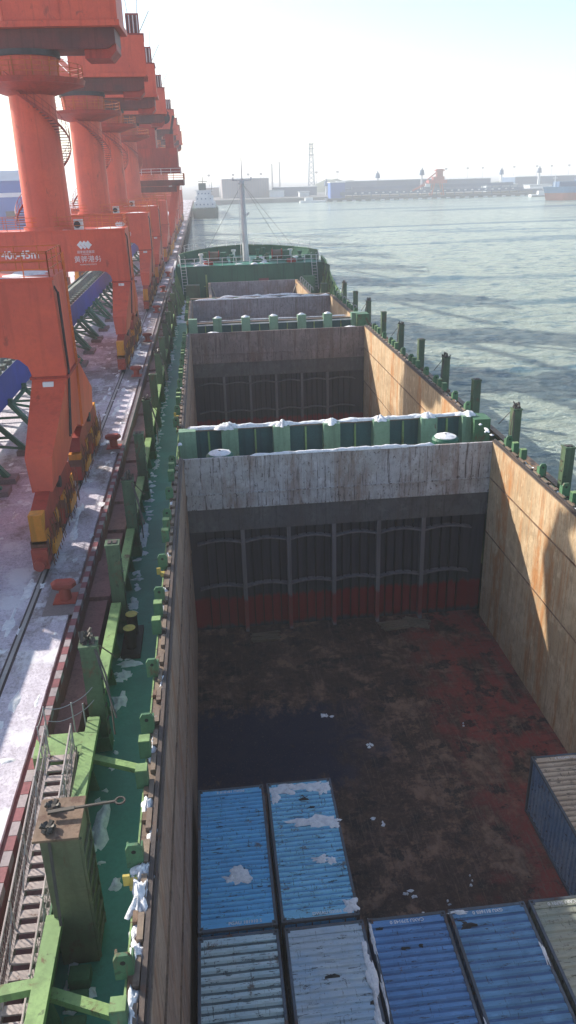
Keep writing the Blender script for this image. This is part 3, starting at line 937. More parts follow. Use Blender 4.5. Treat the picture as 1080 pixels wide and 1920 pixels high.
# holds
def hold(k, x0, x1, y0, y1, fwdmat, detail):
    part('hold_floor', MB().box(x0 - .3, x1 + .3, y0 - .3, y1 + .6, FZ - .3, FZ), 'floor', ship)
    rows = [(FZ, -.25), (-.25, 2.75), (2.75, 5.9), (5.9, CT - .02)]
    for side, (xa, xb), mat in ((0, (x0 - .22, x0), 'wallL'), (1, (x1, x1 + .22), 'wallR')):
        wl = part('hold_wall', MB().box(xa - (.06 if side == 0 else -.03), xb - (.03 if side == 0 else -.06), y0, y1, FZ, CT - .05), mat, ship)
        ny = max(1, round((y1 - y0) / 8.8))
        for (za, zb) in rows:
            for j in range(ny):
                ya, yb = y0 + (y1 - y0) * j / ny, y0 + (y1 - y0) * (j + 1) / ny
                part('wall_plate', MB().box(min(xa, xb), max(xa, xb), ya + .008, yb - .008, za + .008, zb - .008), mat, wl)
        bead = MB()
        xe = x0 + .022 if side == 0 else x1 - .022
        for (za, zb) in rows[1:3]:
            bead.bar((xe, y0, zb), (xe, y1, zb), .05, .06 if zb > 4 else .035)
        part('weld_seam', bead, 'rusty', wl)
    # forward coaming plate and bulkhead
    cp = part('coaming_plate', MB().box(x0, x1, y1 + .002, y1 + .16, 5.05, CT), fwdmat, ship)
    part('coaming_lip', MB().box(x0, x1, y1 - .06, y1 + .001, 5.86, 5.93), fwdmat, cp)
    part('lower_edge', MB().box(x0, x1, y1 - .03, y1 + .001, 5.05, 5.11), fwdmat, cp)
    if k == 0:
        part('aft_coaming', MB().box(x0 - .2, x1 + .2, y0 - .25, y0 - .01, DZ, CT - .02), 'green', ship)
    part('aft_bulkhead', MB().box(x0, x1, y0 - .25, y0 - .01, FZ, DZ - .03), 'band', ship)
    if not detail:
        part('bulkhead', MB().box(x0, x1, y1 + .1, y1 + .3, FZ, 5.05), 'bulk', ship)
        return
    part('upper_band', MB().box(x0, x1, y1 + .10, y1 + .3, 3.8, 5.05), 'band', ship)
    bk = part('bulkhead', MB().box(x0 - .1, x1 + .1, y1 + .58, y1 + .7, FZ, 3.8), 'bulk', ship)
    part('bulkhead_ledge', MB().box(x0, x1, y1 + .1, y1 + .6, 3.72, 3.8), 'band', bk)
    gx = [x0 + .35] + [2.6 + i * 2.48 for i in range(5)] + [x1 - .75]
    gx = [x for x in gx]
    for x in gx[1:-1]:
        gm = MB().box(x - .11, x + .11, y1 + .14, y1 + .577, FZ + .02, 3.86)
        gm.prism([(y1 - .02, FZ + .02), (y1 + .14, FZ + .02), (y1 + .14, FZ + .8)], 'x', x - .1, x + .1)
        part('girder', gm, 'girder', bk)
    sm = MB().box(-.03, .03, -.09, .09, 0, 6.2).mesh('stiffener', 'stiff')
    for xa, xb in zip(gx, gx[1:]):
        n = max(2, round((xb - xa) / .5))
        for i in range(1, n):
            put('stiffener', sm, bk, (xa + (xb - xa) * i / n, y1 + .49, FZ + .15))
        for zz in (2.95, .22):
            pts = []
            for i in range(9):
                t = i / 8
                pts.append((xa + (xb - xa) * t, y1 + .34, zz + .20 * sin(PI * t) - .05))
            sg = MB()
            for p, q in zip(pts, pts[1:]):
                sg.bar(p, q, .36, .07)
            part('stringer', sg, 'girder', bk)
for k, (x0, x1, y0, y1) in enumerate(HATCH):
    hold(k, x0, x1, y0, y1, ('coaming', 'coaming2', 'coaming3', 'coaming3')[k], k < 2)

# stacked dunnage at the foot of the bulkhead
def dunnage(x, y, rz, label, n=9):
    t = thing('dunnage_pile', (x, y, FZ), label, 'timber', 'dunnage piles in the hold', rz)
    pm = MB().box(-.75, .75, -.07, .07, 0, .07).mesh('plank', 'wood')
    for i in range(n):
        o = put('plank', pm, t, (random.uniform(-.12, .12), -.42 + (i % 5) * .19, .075 * (i // 5) + .003), random.uniform(-.07, .07))
    return t
dunnage(3.55, 14.35, .05, 'pile of grey timber planks at the left foot of the dark bulkhead')
dunnage(10.9, 14.5, .1, 'pile of grey timber planks at the right foot of the dark bulkhead')
dunnage(12.15, 14.6, -.45, 'small skewed heap of planks beside the right timber pile', 6)

# long side coamings with the hatch track on top
def ledge(side, y0, y1):
    s = -1 if side == 0 else 1
    xi = HX0 if side == 0 else HX1
    X = lambda a: xi + s * a
    bx = lambda m, a, b, *r: m.box(min(X(a), X(b)), max(X(a), X(b)), *r)
    lg = part('side_coaming', bx(MB(), .24, .34, y0, y1, DZ - .02, CT - .16), 'green', ship)
    part('top_plate', bx(MB(), .002, .48, y0, y1, CT - .14, CT), 'ledge', lg)
    part('track_bar', bx(MB(), .03, .07, y0, y1, CT, CT + .05), 'track', lg)
    part('track_bar', bx(MB(), .11, .21, y0, y1, CT, CT + .11), 'track', lg)
    part('edge_flange', bx(MB(), .465, .505, y0, y1, CT - .26, CT + .02), 'lgreen' if side == 0 else 'green', lg)
    cl = bx(MB(), .25, .36, -.33, .33, 0, .12)
    clm = MB().box(-.06, .06, -.30, .30, 0, .13).mesh('cleat_block', 'ledge')
    y = y0 + .6
    while y < y1 - .4:
        put('cleat_block', clm, lg, (X(.29), y, CT))
        y += .92
    wedge = MB().box(-.05, .05, -.13, .13, 0, .11).mesh('wedge', 'rusty')
    y = y0 + .3
    while y < y1 - .4:
        put('wedge', wedge, lg, (X(.40) + random.uniform(-.02, .02), y, CT))
        y += random.choice((.8, 1.3, 1.7))
    return lg
LED = []
for (x0, x1, y0, y1) in HATCH[:3]:
    for sd in (0, 1):
        LED.append(ledge(sd, y0 - .2, y1 + .15))
# narrow forward hatch: plain coamings
for s, xa, xb in ((0, 1.75, 2.08), (1, 13.72, 14.05)):
    part('side_coaming', MB().box(xa, xb, 73.3, 88.2, DZ, CT), 'rusty', ship)

# hinge plates with an eye, and square stop posts on the ledges
def plate_mesh():
    m = MB()
    prof = [(-.17, 0), (.17, 0), (.17, .48), (.10, .60), (-.10, .60), (-.17, .48)]
    m.prism(prof, 'y', -.04, .04)
    m.box(-.17, -.13, .04, .26, 0, .42)
    m.box(.13, .17, .04, .26, 0, .42)
    return m.mesh('hinge_plate', 'green')
eye = MB().cyl((0, -.046, .42), (0, .046, .42), .05, .05, 10).mesh('eye', 'dark')
hp = plate_mesh()
sb = MB().box(-.14, .14, -.14, .14, .022, .52).mesh('stop_post', 'green')
sbt = MB().box(-.135, .135, -.135, .135, .52, .545).mesh('cap', 'lgreen')
lat = MB().box(-.07, .07, -.12, .12, 0, .10).box(-.2, -.06, -.03, .03, .04, .3).mesh('latch', 'ringyellow')
for side in (0, 1):
    X = HX0 - .50 if side == 0 else HX1 + .50
    y = -20.0
    k = 0
    while y < 70:
        for kind, dy in (('p', 0), ('p', 2.5), ('b', 4.9), ('b', 5.95)):
            yy = y + dy
            if not any(a - .2 < yy < b + .1 for (_, _, a, b) in HATCH[:3]):
                continue
            if kind == 'p':
                o = put('hinge_plate', hp, ship, Vector((X, yy, CT + .022)) + OFF)
                put('eye', eye, o)
            else:
                o = put('stop_post', sb, ship, Vector((X, yy, CT)) + OFF)
                put('cap', sbt, o)
        if side == 0 and k in (1, 3, 6):
            put('latch', lat, ship, Vector((X, y + 2.5 - .5, CT + .022)) + OFF)
        y += 6.8
        k += 1

# stays on the outside of the side coaming
stm = MB().prism([(0, DZ), (.22, DZ), (.10, CT - .2), (0, CT - .2)], 'y', -.03, .03).mesh('coaming_stay', 'green')
for (x0, x1, y0, y1) in HATCH[:3]:
    y = y0 + .8
    while y < y1:
        o = put('coaming_stay', stm, ship, Vector((HX0 - .34, y, 0)) + OFF)
        o.scale = (-1, 1, 1)
        put('coaming_stay', stm, ship, Vector((HX1 + .34, y, 0)) + OFF)
        y += 2.2
# pipes and hand lines along the coaming
m = MB()
for z in (5.6, 6.3):
    m.tube([(HX0 - .60, -16, z), (HX0 - .60, 70, z)], .03, 5)
part('grab_rail', m, 'lgreen', ship)

# aft faces of the second and third hatches: box stays with dark bays between
def bay_row(y, xs, top, w, d, matp):
    yb = y
    cm = part('hatch_end', MB().box(HX0 - .3, HX1 + .3, yb - .25, yb - .10, DZ, min(top, CT) - .02), 'bay', ship)
    part('top_plate', MB().box(HX0 - .3, HX1 + .3, yb - .45, yb - .02, CT - .08, CT), 'ledge', cm)
    pm = MB()
    pm.prism([(-d, 0), (0, 0), (0, top - DZ), (-d * .8, top - DZ)], 'x', -w / 2, w / 2)
    pmm = pm.mesh('box_stay', matp)
    for x in xs:
        put('box_stay', pmm, cm, (x - 0, yb - .252, DZ))
    sm = MB().prism([(-.32, 0), (0, 0), (0, 2.7), (-.1, 2.7)], 'x', -.05, .05).mesh('stiffener', 'lgreen')
    for a, b in zip(xs, xs[1:]):
        put('stiffener', sm, cm, ((a + b) / 2, yb - .252, DZ))
    part('lower_shelf', MB().box(HX0 - .1, HX1 + .1, yb - .55, yb - .26, DZ + .02, DZ + .35), 'bay', cm)
    return cm
bay_row(20.5, [-.1, 2.3, 5.25, 8.15, 11.05, 13.85, 16.3], 7.95, .95, .85, 'stay')
bay_row(56.1, [-.05, 2.35, 5.15, 7.9, 10.7, 13.3, 16.1], 8.35, .85, .85, 'stay')
m = MB()
m.bar((HX0, 55.2, 7.75), (HX1, 55.2, 7.75), .1, .1)
part('lashing_bar', m, 'white', ship)
bay_row(73.5, [2.2, 5, 8, 11, 13.6], 7.9, .5, .5, 'green')
part('corner_box', MB().box(16.1, 17.3, 54.5, 55.8, DZ, 8.3), 'green', ship)
part('corner_box', MB().box(16.35, 17.3, 19.0, 20.3, DZ, 7.9), 'green', ship)

# mushroom ventilators between the hatches
vm = MB().cyl((0, 0, 0), (0, 0, 1.75), .42, .42, 20)
vm.loft([[(cos(a) * r, sin(a) * r, z) for a in [2 * PI * i / 24 for i in range(24)]] for r, z in ((.46, 1.7), (.70, 1.76), (.74, 1.98), (.66, 2.1), (.60, 2.12))], smooth=False)
vmm = vm.mesh('ventilator', 'fcgreen')
rim = MB().cyl((0, 0, 2.12), (0, 0, 2.15), .60, .58, 24).mesh('cover', 'white')
for (x, y, dz) in ((1.65, 17.0, .35), (14.05, 17.0, .55), (1.85, 53.2, .2), (15.2, 53.2, .2)):
    o = put('ventilator', vmm, ship, Vector((x, y, DZ + dz)) + OFF)
    put('cover', rim, o)
    put('hub', MB().cyl((0, 0, 2.15), (0, 0, 2.28), .07, .07, 8).mesh('hub', 'chain'), o)

# ---- bulwarks, rails and lashing posts on both sides
def bulwark(side):
    s = 1 if side == 0 else -1
    xo = SX0 if side == 0 else SX1
    X = lambda a: xo + s * a
    bx = lambda m, a, b, *r: m.box(min(X(a), X(b)), max(X(a), X(b)), *r)
    bw = part('bulwark', bx(MB(), .30, .35, -30, 88, DZ - .1, 6.33), 'green', ship)
    posts = [-17.0 + 6.82 * i for i in range(15)]
    for a, b in zip(posts, posts[1:]):
        part('top_rail', bx(MB(), .30, .66, a + .28, b - .28, 6.30, 6.48), 'lgreen' if side == 0 else 'rusty', bw)
    stay = MB().prism([(.34, DZ), (.64, DZ), (.45, 6.3), (.34, 6.3)], 'y', -.04, .04).mesh('bulwark_stay', 'green')
    y = -15.3
    while y < 86:
        o = put('bulwark_stay', stay, bw, (X(0), y, 0))
        o.scale = (s, 1, 1)
        y += 1.705
    return bw
BW = [bulwark(0), bulwark(1)]
def post_mesh():
    m = MB()
    m.box(-.24, .24, -.24, .24, 0, 3.68)
    m.box(-.27, .27, -.27, .27, 3.68, 3.76)
    return m.mesh('lashing_post', 'postgreen')
pmesh = post_mesh()
sock = MB().box(-.16, -.03, -.14, .14, 3.76, 3.80).box(.03, .16, -.14, .14, 3.76, 3.80).mesh('socket', 'track')
rung = MB()
for i in range(6):
    rung.box(-.275, -.24, -.1, .1, .5 + i * .5, .54 + i * .5)
    rung.box(.24, .275, -.1, .1, .5 + i * .5, .54 + i * .5)
rungm = rung.mesh('rung', 'track')
def gear_mesh(seed):
    """loose lashing gear heaped on a post top, one rod and a slack chain running down inboard"""
    r = random.Random(seed)
    m = MB()
    for i in range(9):
        x, y = r.uniform(-.22, .22), r.uniform(-.22, .22)
        m.bar((x, y, 3.78), (x + r.uniform(-.2, .2), y + r.uniform(-.2, .2), 3.86 + r.uniform(0, .22)), .07, .06)
    m.bar((.1, 0, 3.9), (.75, -1.6, 2.2), .045)
    m.bar((-.05, .1, 3.88), (.6, .9, 2.6), .035)
    m.tube([(.15, -.1, 3.85), (.45, -.5, 2.9), (.55, -.9, 2.2), (.6, -1.3, 1.4)], .028, 5)
    return m.mesh('lashing_gear', 'chain')
gm = [gear_mesh(i) for i in range(3)]
base = MB().prism([(-.30, 0), (.30, 0), (.25, .5), (-.25, .5)], 'y', -.28, .28).mesh('base_bracket', 'green')
LP = [-3.16, 3.66, 10.35, 17.3, 24.1, 30.9, 37.8, 44.6, 51.4, 58.3, 65.1, 72.0, 79]
RP = [-2.6, 4.3, 11.2, 18.0, 24.9, 31.7, 38.6, 45.5, 52.6, 60.0, 67.5, 75]
for side, ys in ((0, LP), (1, RP)):
    x = XC + (-10.46 if side == 0 else 10.46)
    for i, y in enumerate(ys):
        o = put('lashing_post', pmesh, ship, Vector((x, y, DZ)) + OFF, random.uniform(-.03, .03))
        put('socket', sock, o)
        put('rung', rungm, o)
        put('base_bracket', base, o)
        if (i + side) % 2 == 0:
            g_ = put('lashing_gear', gm[i % 3], o)
            g_.scale = (1 if side == 0 else -1, 1, 1)
# the wide rusty stowage post in the left foreground
bigp = part('stowage_post', MB().box(-2.62, -1.82, -10.55, -9.5, DZ, 8.70), 'olive', ship, bevel=.015)
part('top_plate', MB().box(-2.74, -1.80, -10.63, -9.44, 8.70, 8.76), 'rusty', bigp)
for (x, y) in ((-2.45, -9.75), (-2.45, -10.35)):
    m = MB()
    for i in range(6):
        a = i * PI / 3
        m.bar((x, y, 8.77), (x + .15 * cos(a), y + .15 * sin(a), 8.86 + .04 * (i % 2)), .09, .07)
    m.box(x - .1, x + .1, y - .1, y + .1, 8.765, 8.85)
    part('twistlock', m, 'chain', bigp)
m = MB()
m.bar((-2.5, -10.0, 8.90), (-1.95, -9.97, 8.93), .09, .05)
m.bar((-2.0, -9.96, 8.92), (-1.1, -9.93, 8.97), .045)
for i in range(12):
    a, b = 2 * PI * i / 12, 2 * PI * (i + 1) / 12
    m.bar((-1.0 + .1 * cos(a), -9.92 + .1 * sin(a), 8.97), (-1.0 + .1 * cos(b), -9.92 + .1 * sin(b), 8.97), .035)
part('turnbuckle', m, 'chain', bigp)
m = MB()
m.bar((-2.45, -10.4, 8.9), (-2.3, -11.2, 7.0), .06)
part('lashing_rod', m, 'chain', bigp)
st = MB().bar((-1.80, -10.5, DZ + .1), (-1.80, -10.5, 8.6), .06).bar((-1.80, -9.6, DZ + .1), (-1.80, -9.6, 8.6), .06)
for i in range(7):
    st.bar((-1.78, -10.5, 5.4 + i * .45), (-1.78, -9.6, 5.4 + i * .45), .05)
part('ladder', st, 'olive', bigp)
m = MB()
for i, (y, z) in enumerate(((-11.0, 5.3), (-11.5, 5.2), (-12.0, 5.1))):
    m.box(-2.4, -1.95, y - .18, y + .18, DZ, z)
part('deck_bracket', m, 'green', ship)

# cross beams over the walkway and heavy light green foundation frames
for y in (-5.3, -12.3):
    part('cross_beam', MB().bar((-2.6, y + .35, 6.05), (HX0 - .36, y - .45, 5.95), .22, .16), 'lgreen', ship)
m = MB()
m.bar((-4.6, -12.2, 6.35), (-2.7, -12.0, 6.35), .24, .2)
part('davit_beam', m, 'lgreen', ship)

# mooring bitts
bt = part('mooring_bitts', MB().box(-2.45, -1.75, 1.55, 3.6, DZ, DZ + .18), 'black', ship)
for y in (2.1, 3.1):
    part('bollard', MB().cyl((-2.1, y, DZ + .18), (-2.1, y, DZ + .98), .20, .20, 18), 'black', bt)
    part('bollard_cap', MB().cyl((-2.1, y, DZ + .98), (-2.1, y, DZ + 1.0), .225, .225, 18), 'ringyellow', bt)

# ---- forecastle
FY = 92.5
fc = part('forecastle', MB().box(SX0 + .5, 2 * XC - SX0 - .5, FY, FY + .3, DZ - .05, 9.6), 'fcgreen', ship)
m = MB()
o2 = outline(9.6, 109.6, -.3)
m.add([(x, y, 9.6) for x, y, z in [(-2.3, FY, 0)] + o2[3:10] + [(18.1, FY, 0)]], [tuple(range(9))])
part('forecastle_deck', m, 'deck', fc)
bwp = [(-2.15, 95.5), (-1.4, 99), (.6, 103.2), (3.6, 106.4), (XC, 108.3), (12.2, 106.4), (15.2, 103.2), (17.2, 99), (17.95, 95.5)]
m = MB()
m.loft([[(x, y, 9.6) for x, y in bwp], [(x, y, 10.95 + .25 * math.exp(-((x - XC) / 7) ** 2)) for x, y in bwp]], closed=False, caps=False)
part('bow_bulwark', m, 'fcgreen', fc)
m = MB()
for (x0, y0), (x1, y1) in zip(bwp, bwp[1:]):
    m.bar((x0, y0, 11.0), (x1, y1, 11.0), .2, .08)
part('bulwark_cap', m, 'green', fc)
stay = MB()
for i, (x, y) in enumerate(bwp):
    c = Vector((XC, 98, 0))
    d = (c - Vector((x, y, 0))).normalized() * .6
    stay.bar((x, y, 10.8), (x + d.x, y + d.y, 9.6), .1)
part('bulwark_stay', stay, 'fcgreen', fc)
part('railing', railing([(-1.9, FY, 9.6), (17.6, FY, 9.6)], 1.05, .045, 2, 1.95, 5), 'white', fc)
part('railing', railing([(-1.9, FY, 9.6), (-2.15, 95.4, 9.7)], 1.3, .045, 2, 1.5, 5), 'white', fc)
part('railing', railing([(17.6, FY, 9.6), (17.95, 95.4, 9.7)], 1.3, .045, 2, 1.5, 5), 'white', fc)
part('railing', railing([(x, y, 11.0) for x, y in bwp[1:-1]], 1.0, .03, 2, 1.6, 4), 'white', fc)
# ladders either end
for x in (-1.6, 16.9):
    m = MB()
    for dx in (-.35, .35):
        m.bar((x + dx, FY - .15, 10.7), (x + dx + .2, FY - .9, 6.0), .07)
        m.bar((x + dx, FY - .6, 11.0), (x + dx, FY + .4, 10.8), .05)
    for i in range(9):
        t = i / 9
        m.bar((x - .35 + .2 * t, FY - .15 - .75 * t, 9.6 - 3.6 * t), (x + .35 + .2 * t, FY - .15 - .75 * t, 9.6 - 3.6 * t), .05)
    part('ladder', m, 'white', fc)
# side wings sweeping from main deck bulwark up to the forecastle
for s, xo in ((0, SX0), (1, SX1)):
    d = .35 if s == 0 else -.35
    m = MB()
    prof = [(76, DZ), (FY + 3, DZ), (FY + 3, 10.2), (FY, 9.9), (88, 8.2), (83, 7.0), (79, 6.45), (76, 6.4)]
    xs = lambda y: xo + d * max(0, (y - 80) / 12)
    a = [(xs(y), y, z) for y, z in prof]
    b = [(xs(y) + (.06 if s == 0 else -.06), y, z) for y, z in prof]
    n = len(prof)
    m.add(a + b, [tuple(range(n)), tuple(range(2 * n - 1, n - 1, -1))] + [(i, n + i, n + (i + 1) % n, (i + 1) % n) for i in range(n)])
    wp = part('bow_wing', m, 'fcgreen', ship)
    m = MB()
    for (y0, z0), (y1, z1) in zip(prof[2:-1], prof[3:]):
        m.bar((xs(y0), y0, z0), (xs(y1), y1, z1), .28, .08)
    part('wing_cap', m, 'white' if s == 0 else 'lgreen', wp)
    for k in range(6):
        y = 80.5 + k * 2.1
        zt = 6.4 + max(0, (y - 79)) * .24
        sg = 1 if s == 0 else -1
        part('wing_stay', MB().prism([(xs(y), DZ), (xs(y) + sg * 1.3, DZ), (xs(y) + sg * .2, zt), (xs(y), zt)], 'y', y - .05, y + .05), 'lgreen', wp)
# gear on the forecastle deck: windlass drums, winch frames, vents, coils
def windlass(x, y, s):
    t = part('windlass', MB().box(x - 1.5, x + 1.5, y - .6, y + .6, 9.6, 9.9), 'fcgreen', fc)
    put('drum', MB().cyl((x - 1.2, y, 10.5), (x + .2, y, 10.5), .5, .5, 14).cyl((x - 1.25, y, 10.5), (x - 1.15, y, 10.5), .75, .75, 14).cyl((x + .15, y, 10.5), (x + .25, y, 10.5), .75, .75, 14).mesh('drum', 'reddark'), t)
    put('gearbox', MB().box(x + .4, x + 1.3, y - .5, y + .5, 9.9, 11.0).mesh('gearbox', 'fcgreen'), t)
    put('rope', MB().cyl((x - 1.1, y, 10.5), (x + .1, y, 10.5), .62, .62, 14).mesh('rope', 'wood'), t)
windlass(3.4, 97.2, 1)
windlass(12.6, 97.2, -1)
for (x, y, h, mat) in ((1.0, 95.4, 1.2, 'white'), (5.4, 96, .9, 'fcgreen'), (9.2, 96.2, 1.5, 'fcgreen'), (10.6, 95.2, 1.0, 'green'), (15.3, 95.8, 1.1, 'fcgreen'), (5.9, 100.5, 1.2, 'white'), (10.4, 101.2, 1.3, 'fcgreen'), (1.6, 100.2, 1.0, 'green'), (14.4, 100.6, 1.0, 'white')):
    part('deck_vent', MB().cyl((x, y, 9.6), (x, y, 9.6 + h), .2, .2, 8).cyl((x, y, 9.6 + h), (x, y, 9.85 + h), .36, .36, 10), mat, fc)
for (x, y) in ((2.0, 94.2), (13.9, 94.0)):
    m = MB()
    for k in range(3):
        for i in range(14):
            a, b = 2 * PI * i / 14, 2 * PI * (i + 1) / 14
            m.bar((x + .6 * cos(a), y + .6 * sin(a), 9.7 + .16 * k), (x + .6 * cos(b), y + .6 * sin(b), 9.7 + .16 * k), .16)
    part('rope_coil', m, 'reddark', fc)
m = MB()
for i in range(16):
    x = random.uniform(-.8, 16.6)
    y = random.uniform(93.5, 100)
    m.box(x, x + random.uniform(.3, .9), y, y + random.uniform(.3, .8), 9.6, 9.6 + random.uniform(.2, .7))
part('deck_locker', m, 'fcgreen', fc)['kind'] = 'stuff'
# foremast
mt = part('foremast', MB().cyl((7.6, 98, 9.6), (7.5, 98, 20.6), .46, .26, 14), 'white', fc)
put('topmast', MB().cyl((7.5, 98, 20.6), (7.5, 98, 23.6), .09, .05, 6).mesh('topmast', 'white'), mt)
put('yard', MB().box(6.1, 8.9, 97.9, 98.1, 20.5, 20.64).box(6.1, 6.3, 97.8, 98.2, 20.6, 21.0).box(8.7, 8.9, 97.8, 98.2, 20.6, 21.0).box(6.8, 8.2, 97.5, 98.5, 20.1, 20.2).mesh('yard', 'white'), mt)
put('lamp', MB().cyl((7.1, 97.5, 20.2), (7.1, 97.5, 20.6), .14, .14, 8).cyl((7.9, 97.5, 15.9), (8.25, 97.5, 16.3), .14, .14, 8).mesh('lamp', 'white'), mt)
put('mast_ladder', MB().tube([(7.1, 97.75, 9.6), (7.15, 97.8, 20)], .04, 5).tube([(6.85, 97.75, 9.6), (6.95, 97.8, 20)], .04, 5).mesh('mast_ladder', 'white'), mt)
put('stay_wire', MB().cyl((7.5, 98, 20.2), (13.6, 107, 11.0), .025, .025, 4, False).cyl((7.5, 98, 20.2), (2.2, 106.3, 11.0), .025, .025, 4, False).cyl((7.5, 98, 20.2), (15.8, 94, 9.7), .02, .02, 4, False).mesh('stay_wire', 'chain'), mt)
# deck houses, lockers and tall posts in front of the forecastle bulkhead
part('locker', MB().box(15.0, 16.6, 88.8, 90.4, DZ, 8.1), 'green', ship)
part('locker', MB().box(17.0, 17.9, 86, 87, DZ, 7.4), 'postgreen', ship)
part('locker', MB().box(-1.2, .6, 84.6, 86, DZ, 8.0), 'postgreen', ship)
part('fire_box', MB().box(9.0, 10.4, FY - .5, FY - .05, 6.7, 7.7), 'kerbred', ship)
m = MB()
for x in (1.5, 1.62):
    m.bar((x, 88.3, DZ), (x, 88.3, 8.9), .12)
m.bar((1.2, 88.3, 7.4), (1.9, 88.3, 7.4), .1)
part('hatch_post', m, 'lgreen', ship)
for i in range(6):
    for sx in (14.25, 16.75):
        y = 76 + i * 2.1 if sx < 15 else 60 + i * 2.2
        m = MB()
        m.tube([(sx, y, CT - 1), (sx, y, CT + .35), (sx + .12, y, CT + .5), (sx + .3, y, CT + .42), (sx + .35, y, CT)], .06, 5)
        part('goose_neck_vent', m, 'steel', ship)
m = MB()
m.bar((3.0, 87.8, 5.1), (2.2, 85.5, 7.6), .12)
m.bar((12.9, 87.8, 5.1), (13.6, 85.5, 7.6), .12)
part('corner_brace', m, 'steel', ship)
# ================================================================ CONTAINERS IN THE HOLD
CL, CW = 6.058, 2.438
def container(x, y, top, roof, side, label, codes, ridges=22, groove=None, depth=.055, seed=0):
    """y = far end; local origin at far-left bottom corner"""
    h = top - FZ
    t = thing('shipping_container', (x, y, FZ), label, 'container', 'shipping containers in the hold')
    rr = random.Random(seed)
    # roof sheet: trapezoid corrugations across the width
    ys, zs = [], []
    n = ridges
    y0, y1 = -.32, -CL + .32
    for i in range(n):
        a = y0 + (y1 - y0) * i / n
        p = (y1 - y0) / n
        for f, z in ((0.02, -depth), (.30, -depth), (.45, -.015), (.85, -.015)):
            ys.append(a + p * f)
            zs.append(h + z)
    ys = [-.10] + [y0] + ys + [y1, -CL + .10]
    zs = [h - .02, h - .02] + zs + [h - .02, h - .02]
    nx = 9
    vs, fs = [], []
    for yy, zz in zip(ys, zs):
        for k in range(nx):
            xx = .09 + (CW - .18) * k / (nx - 1)
            q = noise.noise(Vector((xx * 1.1 + seed * 5, yy * .9, seed))) * .022
            vs.append((xx, yy, zz + min(0.004, q)))
    for i in range(len(ys) - 1):
        for k in range(nx - 1):
            a = i * nx + k
            fs.append((a, a + 1, a + nx + 1, a + nx))
    rme = MB().add(vs, fs).mesh('roof_panel', roof)
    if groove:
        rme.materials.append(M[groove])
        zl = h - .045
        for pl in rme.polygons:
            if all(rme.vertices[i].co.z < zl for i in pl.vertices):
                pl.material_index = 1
    put('roof_panel', rme, t)
    # side sheets: vertical corrugations
    for sx, s in ((.05, -1), (CW - .05, 1)):
        pr = []
        n2 = 21
        p = (CL - .3) / n2
        for i in range(n2):
            a = -.15 - p * i
            for f, d in ((0, 0), (.3, 0), (.45, -.045), (.85, -.045)):
                pr.append((sx + s * d, a - p * f))
        pr.append((sx, -CL + .15))
        vs, fs = [], []
        for z in (.14, h - .1):
            vs += [(a, b, z) for a, b in pr]
        n3 = len(pr)
        fs = [(i, i + 1, n3 + i + 1, n3 + i) for i in range(n3 - 1)]
        put('side_panel', MB().add(vs, fs).mesh('side_panel', side), t)
    put('end_panel', MB().box(.1, CW - .1, -.09, -.05, .1, h - .05).mesh('end_panel', side), t)
    d = put('door', MB().box(.1, CW / 2 - .01, -CL + .04, -CL + .09, .1, h - .08).box(CW / 2 + .01, CW - .1, -CL + .04, -CL + .09, .1, h - .08).mesh('door', side), t)
    lb_ = MB()
    for xx in (.45, .95, CW - .95, CW - .45):
        lb_.cyl((xx, -CL + .02, .2), (xx, -CL + .02, h - .15), .02, .02, 6)
    put('locking_bar', lb_.mesh('locking_bar', 'frame'), d)
    fr = MB()
    for sx in (0, CW - .09):
        fr.box(sx, sx + .09, -CL + .17, -.17, h - .10, h - .005)
        fr.box(sx, sx + .09, -CL + .17, -.17, .02, .16)
        for yy in (-.12, -CL):
            fr.box(sx, sx + .09, yy, yy + .12, .12, h - .12)
    for yy in (-.10, -CL):
        fr.box(.17, CW - .17, yy, yy + .10, h - .11, h - .005)
        fr.box(.17, CW - .17, yy, yy + .10, .02, .16)
    put('frame', fr.mesh('frame', 'frame'), t, bevel=.008)
    cc = MB().box(0, .165, -.175, 0, 0, .12).mesh('corner_casting', 'frame')
    ho = MB().box(.045, .12, -.125, -.05, .12, .123).mesh('socket', 'dark')
    for cx in (0, CW - .165):
        for cy in (0, -CL + .175):
            for cz in (0, h - .118):
                o = put('corner_casting', cc, t, (cx, cy, cz))
                if cz:
                    put('socket', ho, o)
    for body, fx, far in codes:
        yy = -.20 if far else -CL + .21
        text(body, .155, 'letter', t, (fx, yy, h - .013), (0, 0, PI if far else 0), 'lettering', .002)
    return t
YR = -6.21
conts = [
 (0.0, 0.0, 0, 'c_sky', 'c_sky', 'sky blue container against the left hold wall with one snow patch mid-roof', [('PGAU 181910 5', 1.2, True), ('PGAU 181910 5', 1.45, False)], 28, 1),
 (2.56, .03, 0, 'c_teal', 'c_sky', 'turquoise blue container with thick snow across its far end', [('DWAU 02066 0', 1.5, False)], 26, 2),
 (0.0, YR, 0, 'c_pale', 'c_pale', 'pale worn container with strong dark ridges in the bottom left corner', [], 19, 3),
 (2.62, YR, 0, 'c_grey', 'c_grey', 'grey blue container with snow along its right edge at the bottom', [], 24, 4),
 (5.18, YR, 0, 'c_blue', 'c_blue', 'strong blue container with rust spots near its near end, third in the near row', [('CAXU 279145 0', 1.2, True)], 22, 5),
 (7.73, YR + .02, 0, 'c_navy', 'c_blue', 'deep blue container with a dark blotch at its far corner, fourth in the near row', [('GXU 811605 0', 1.2, True)], 19, 6),
 (10.32, YR + .04, 0, 'c_olive', 'c_olive', 'olive grey container at the right end of the near row', [('CAIU 26701 0', 1.0, True)], 19, 7),
 (12.86, -.0, .12, 'c_beige', 'c_side', 'container with sunlit rusty beige roof and blue side by the right hold wall', [('GATU 084762 3', 1.4, True)], 22, 8),
]
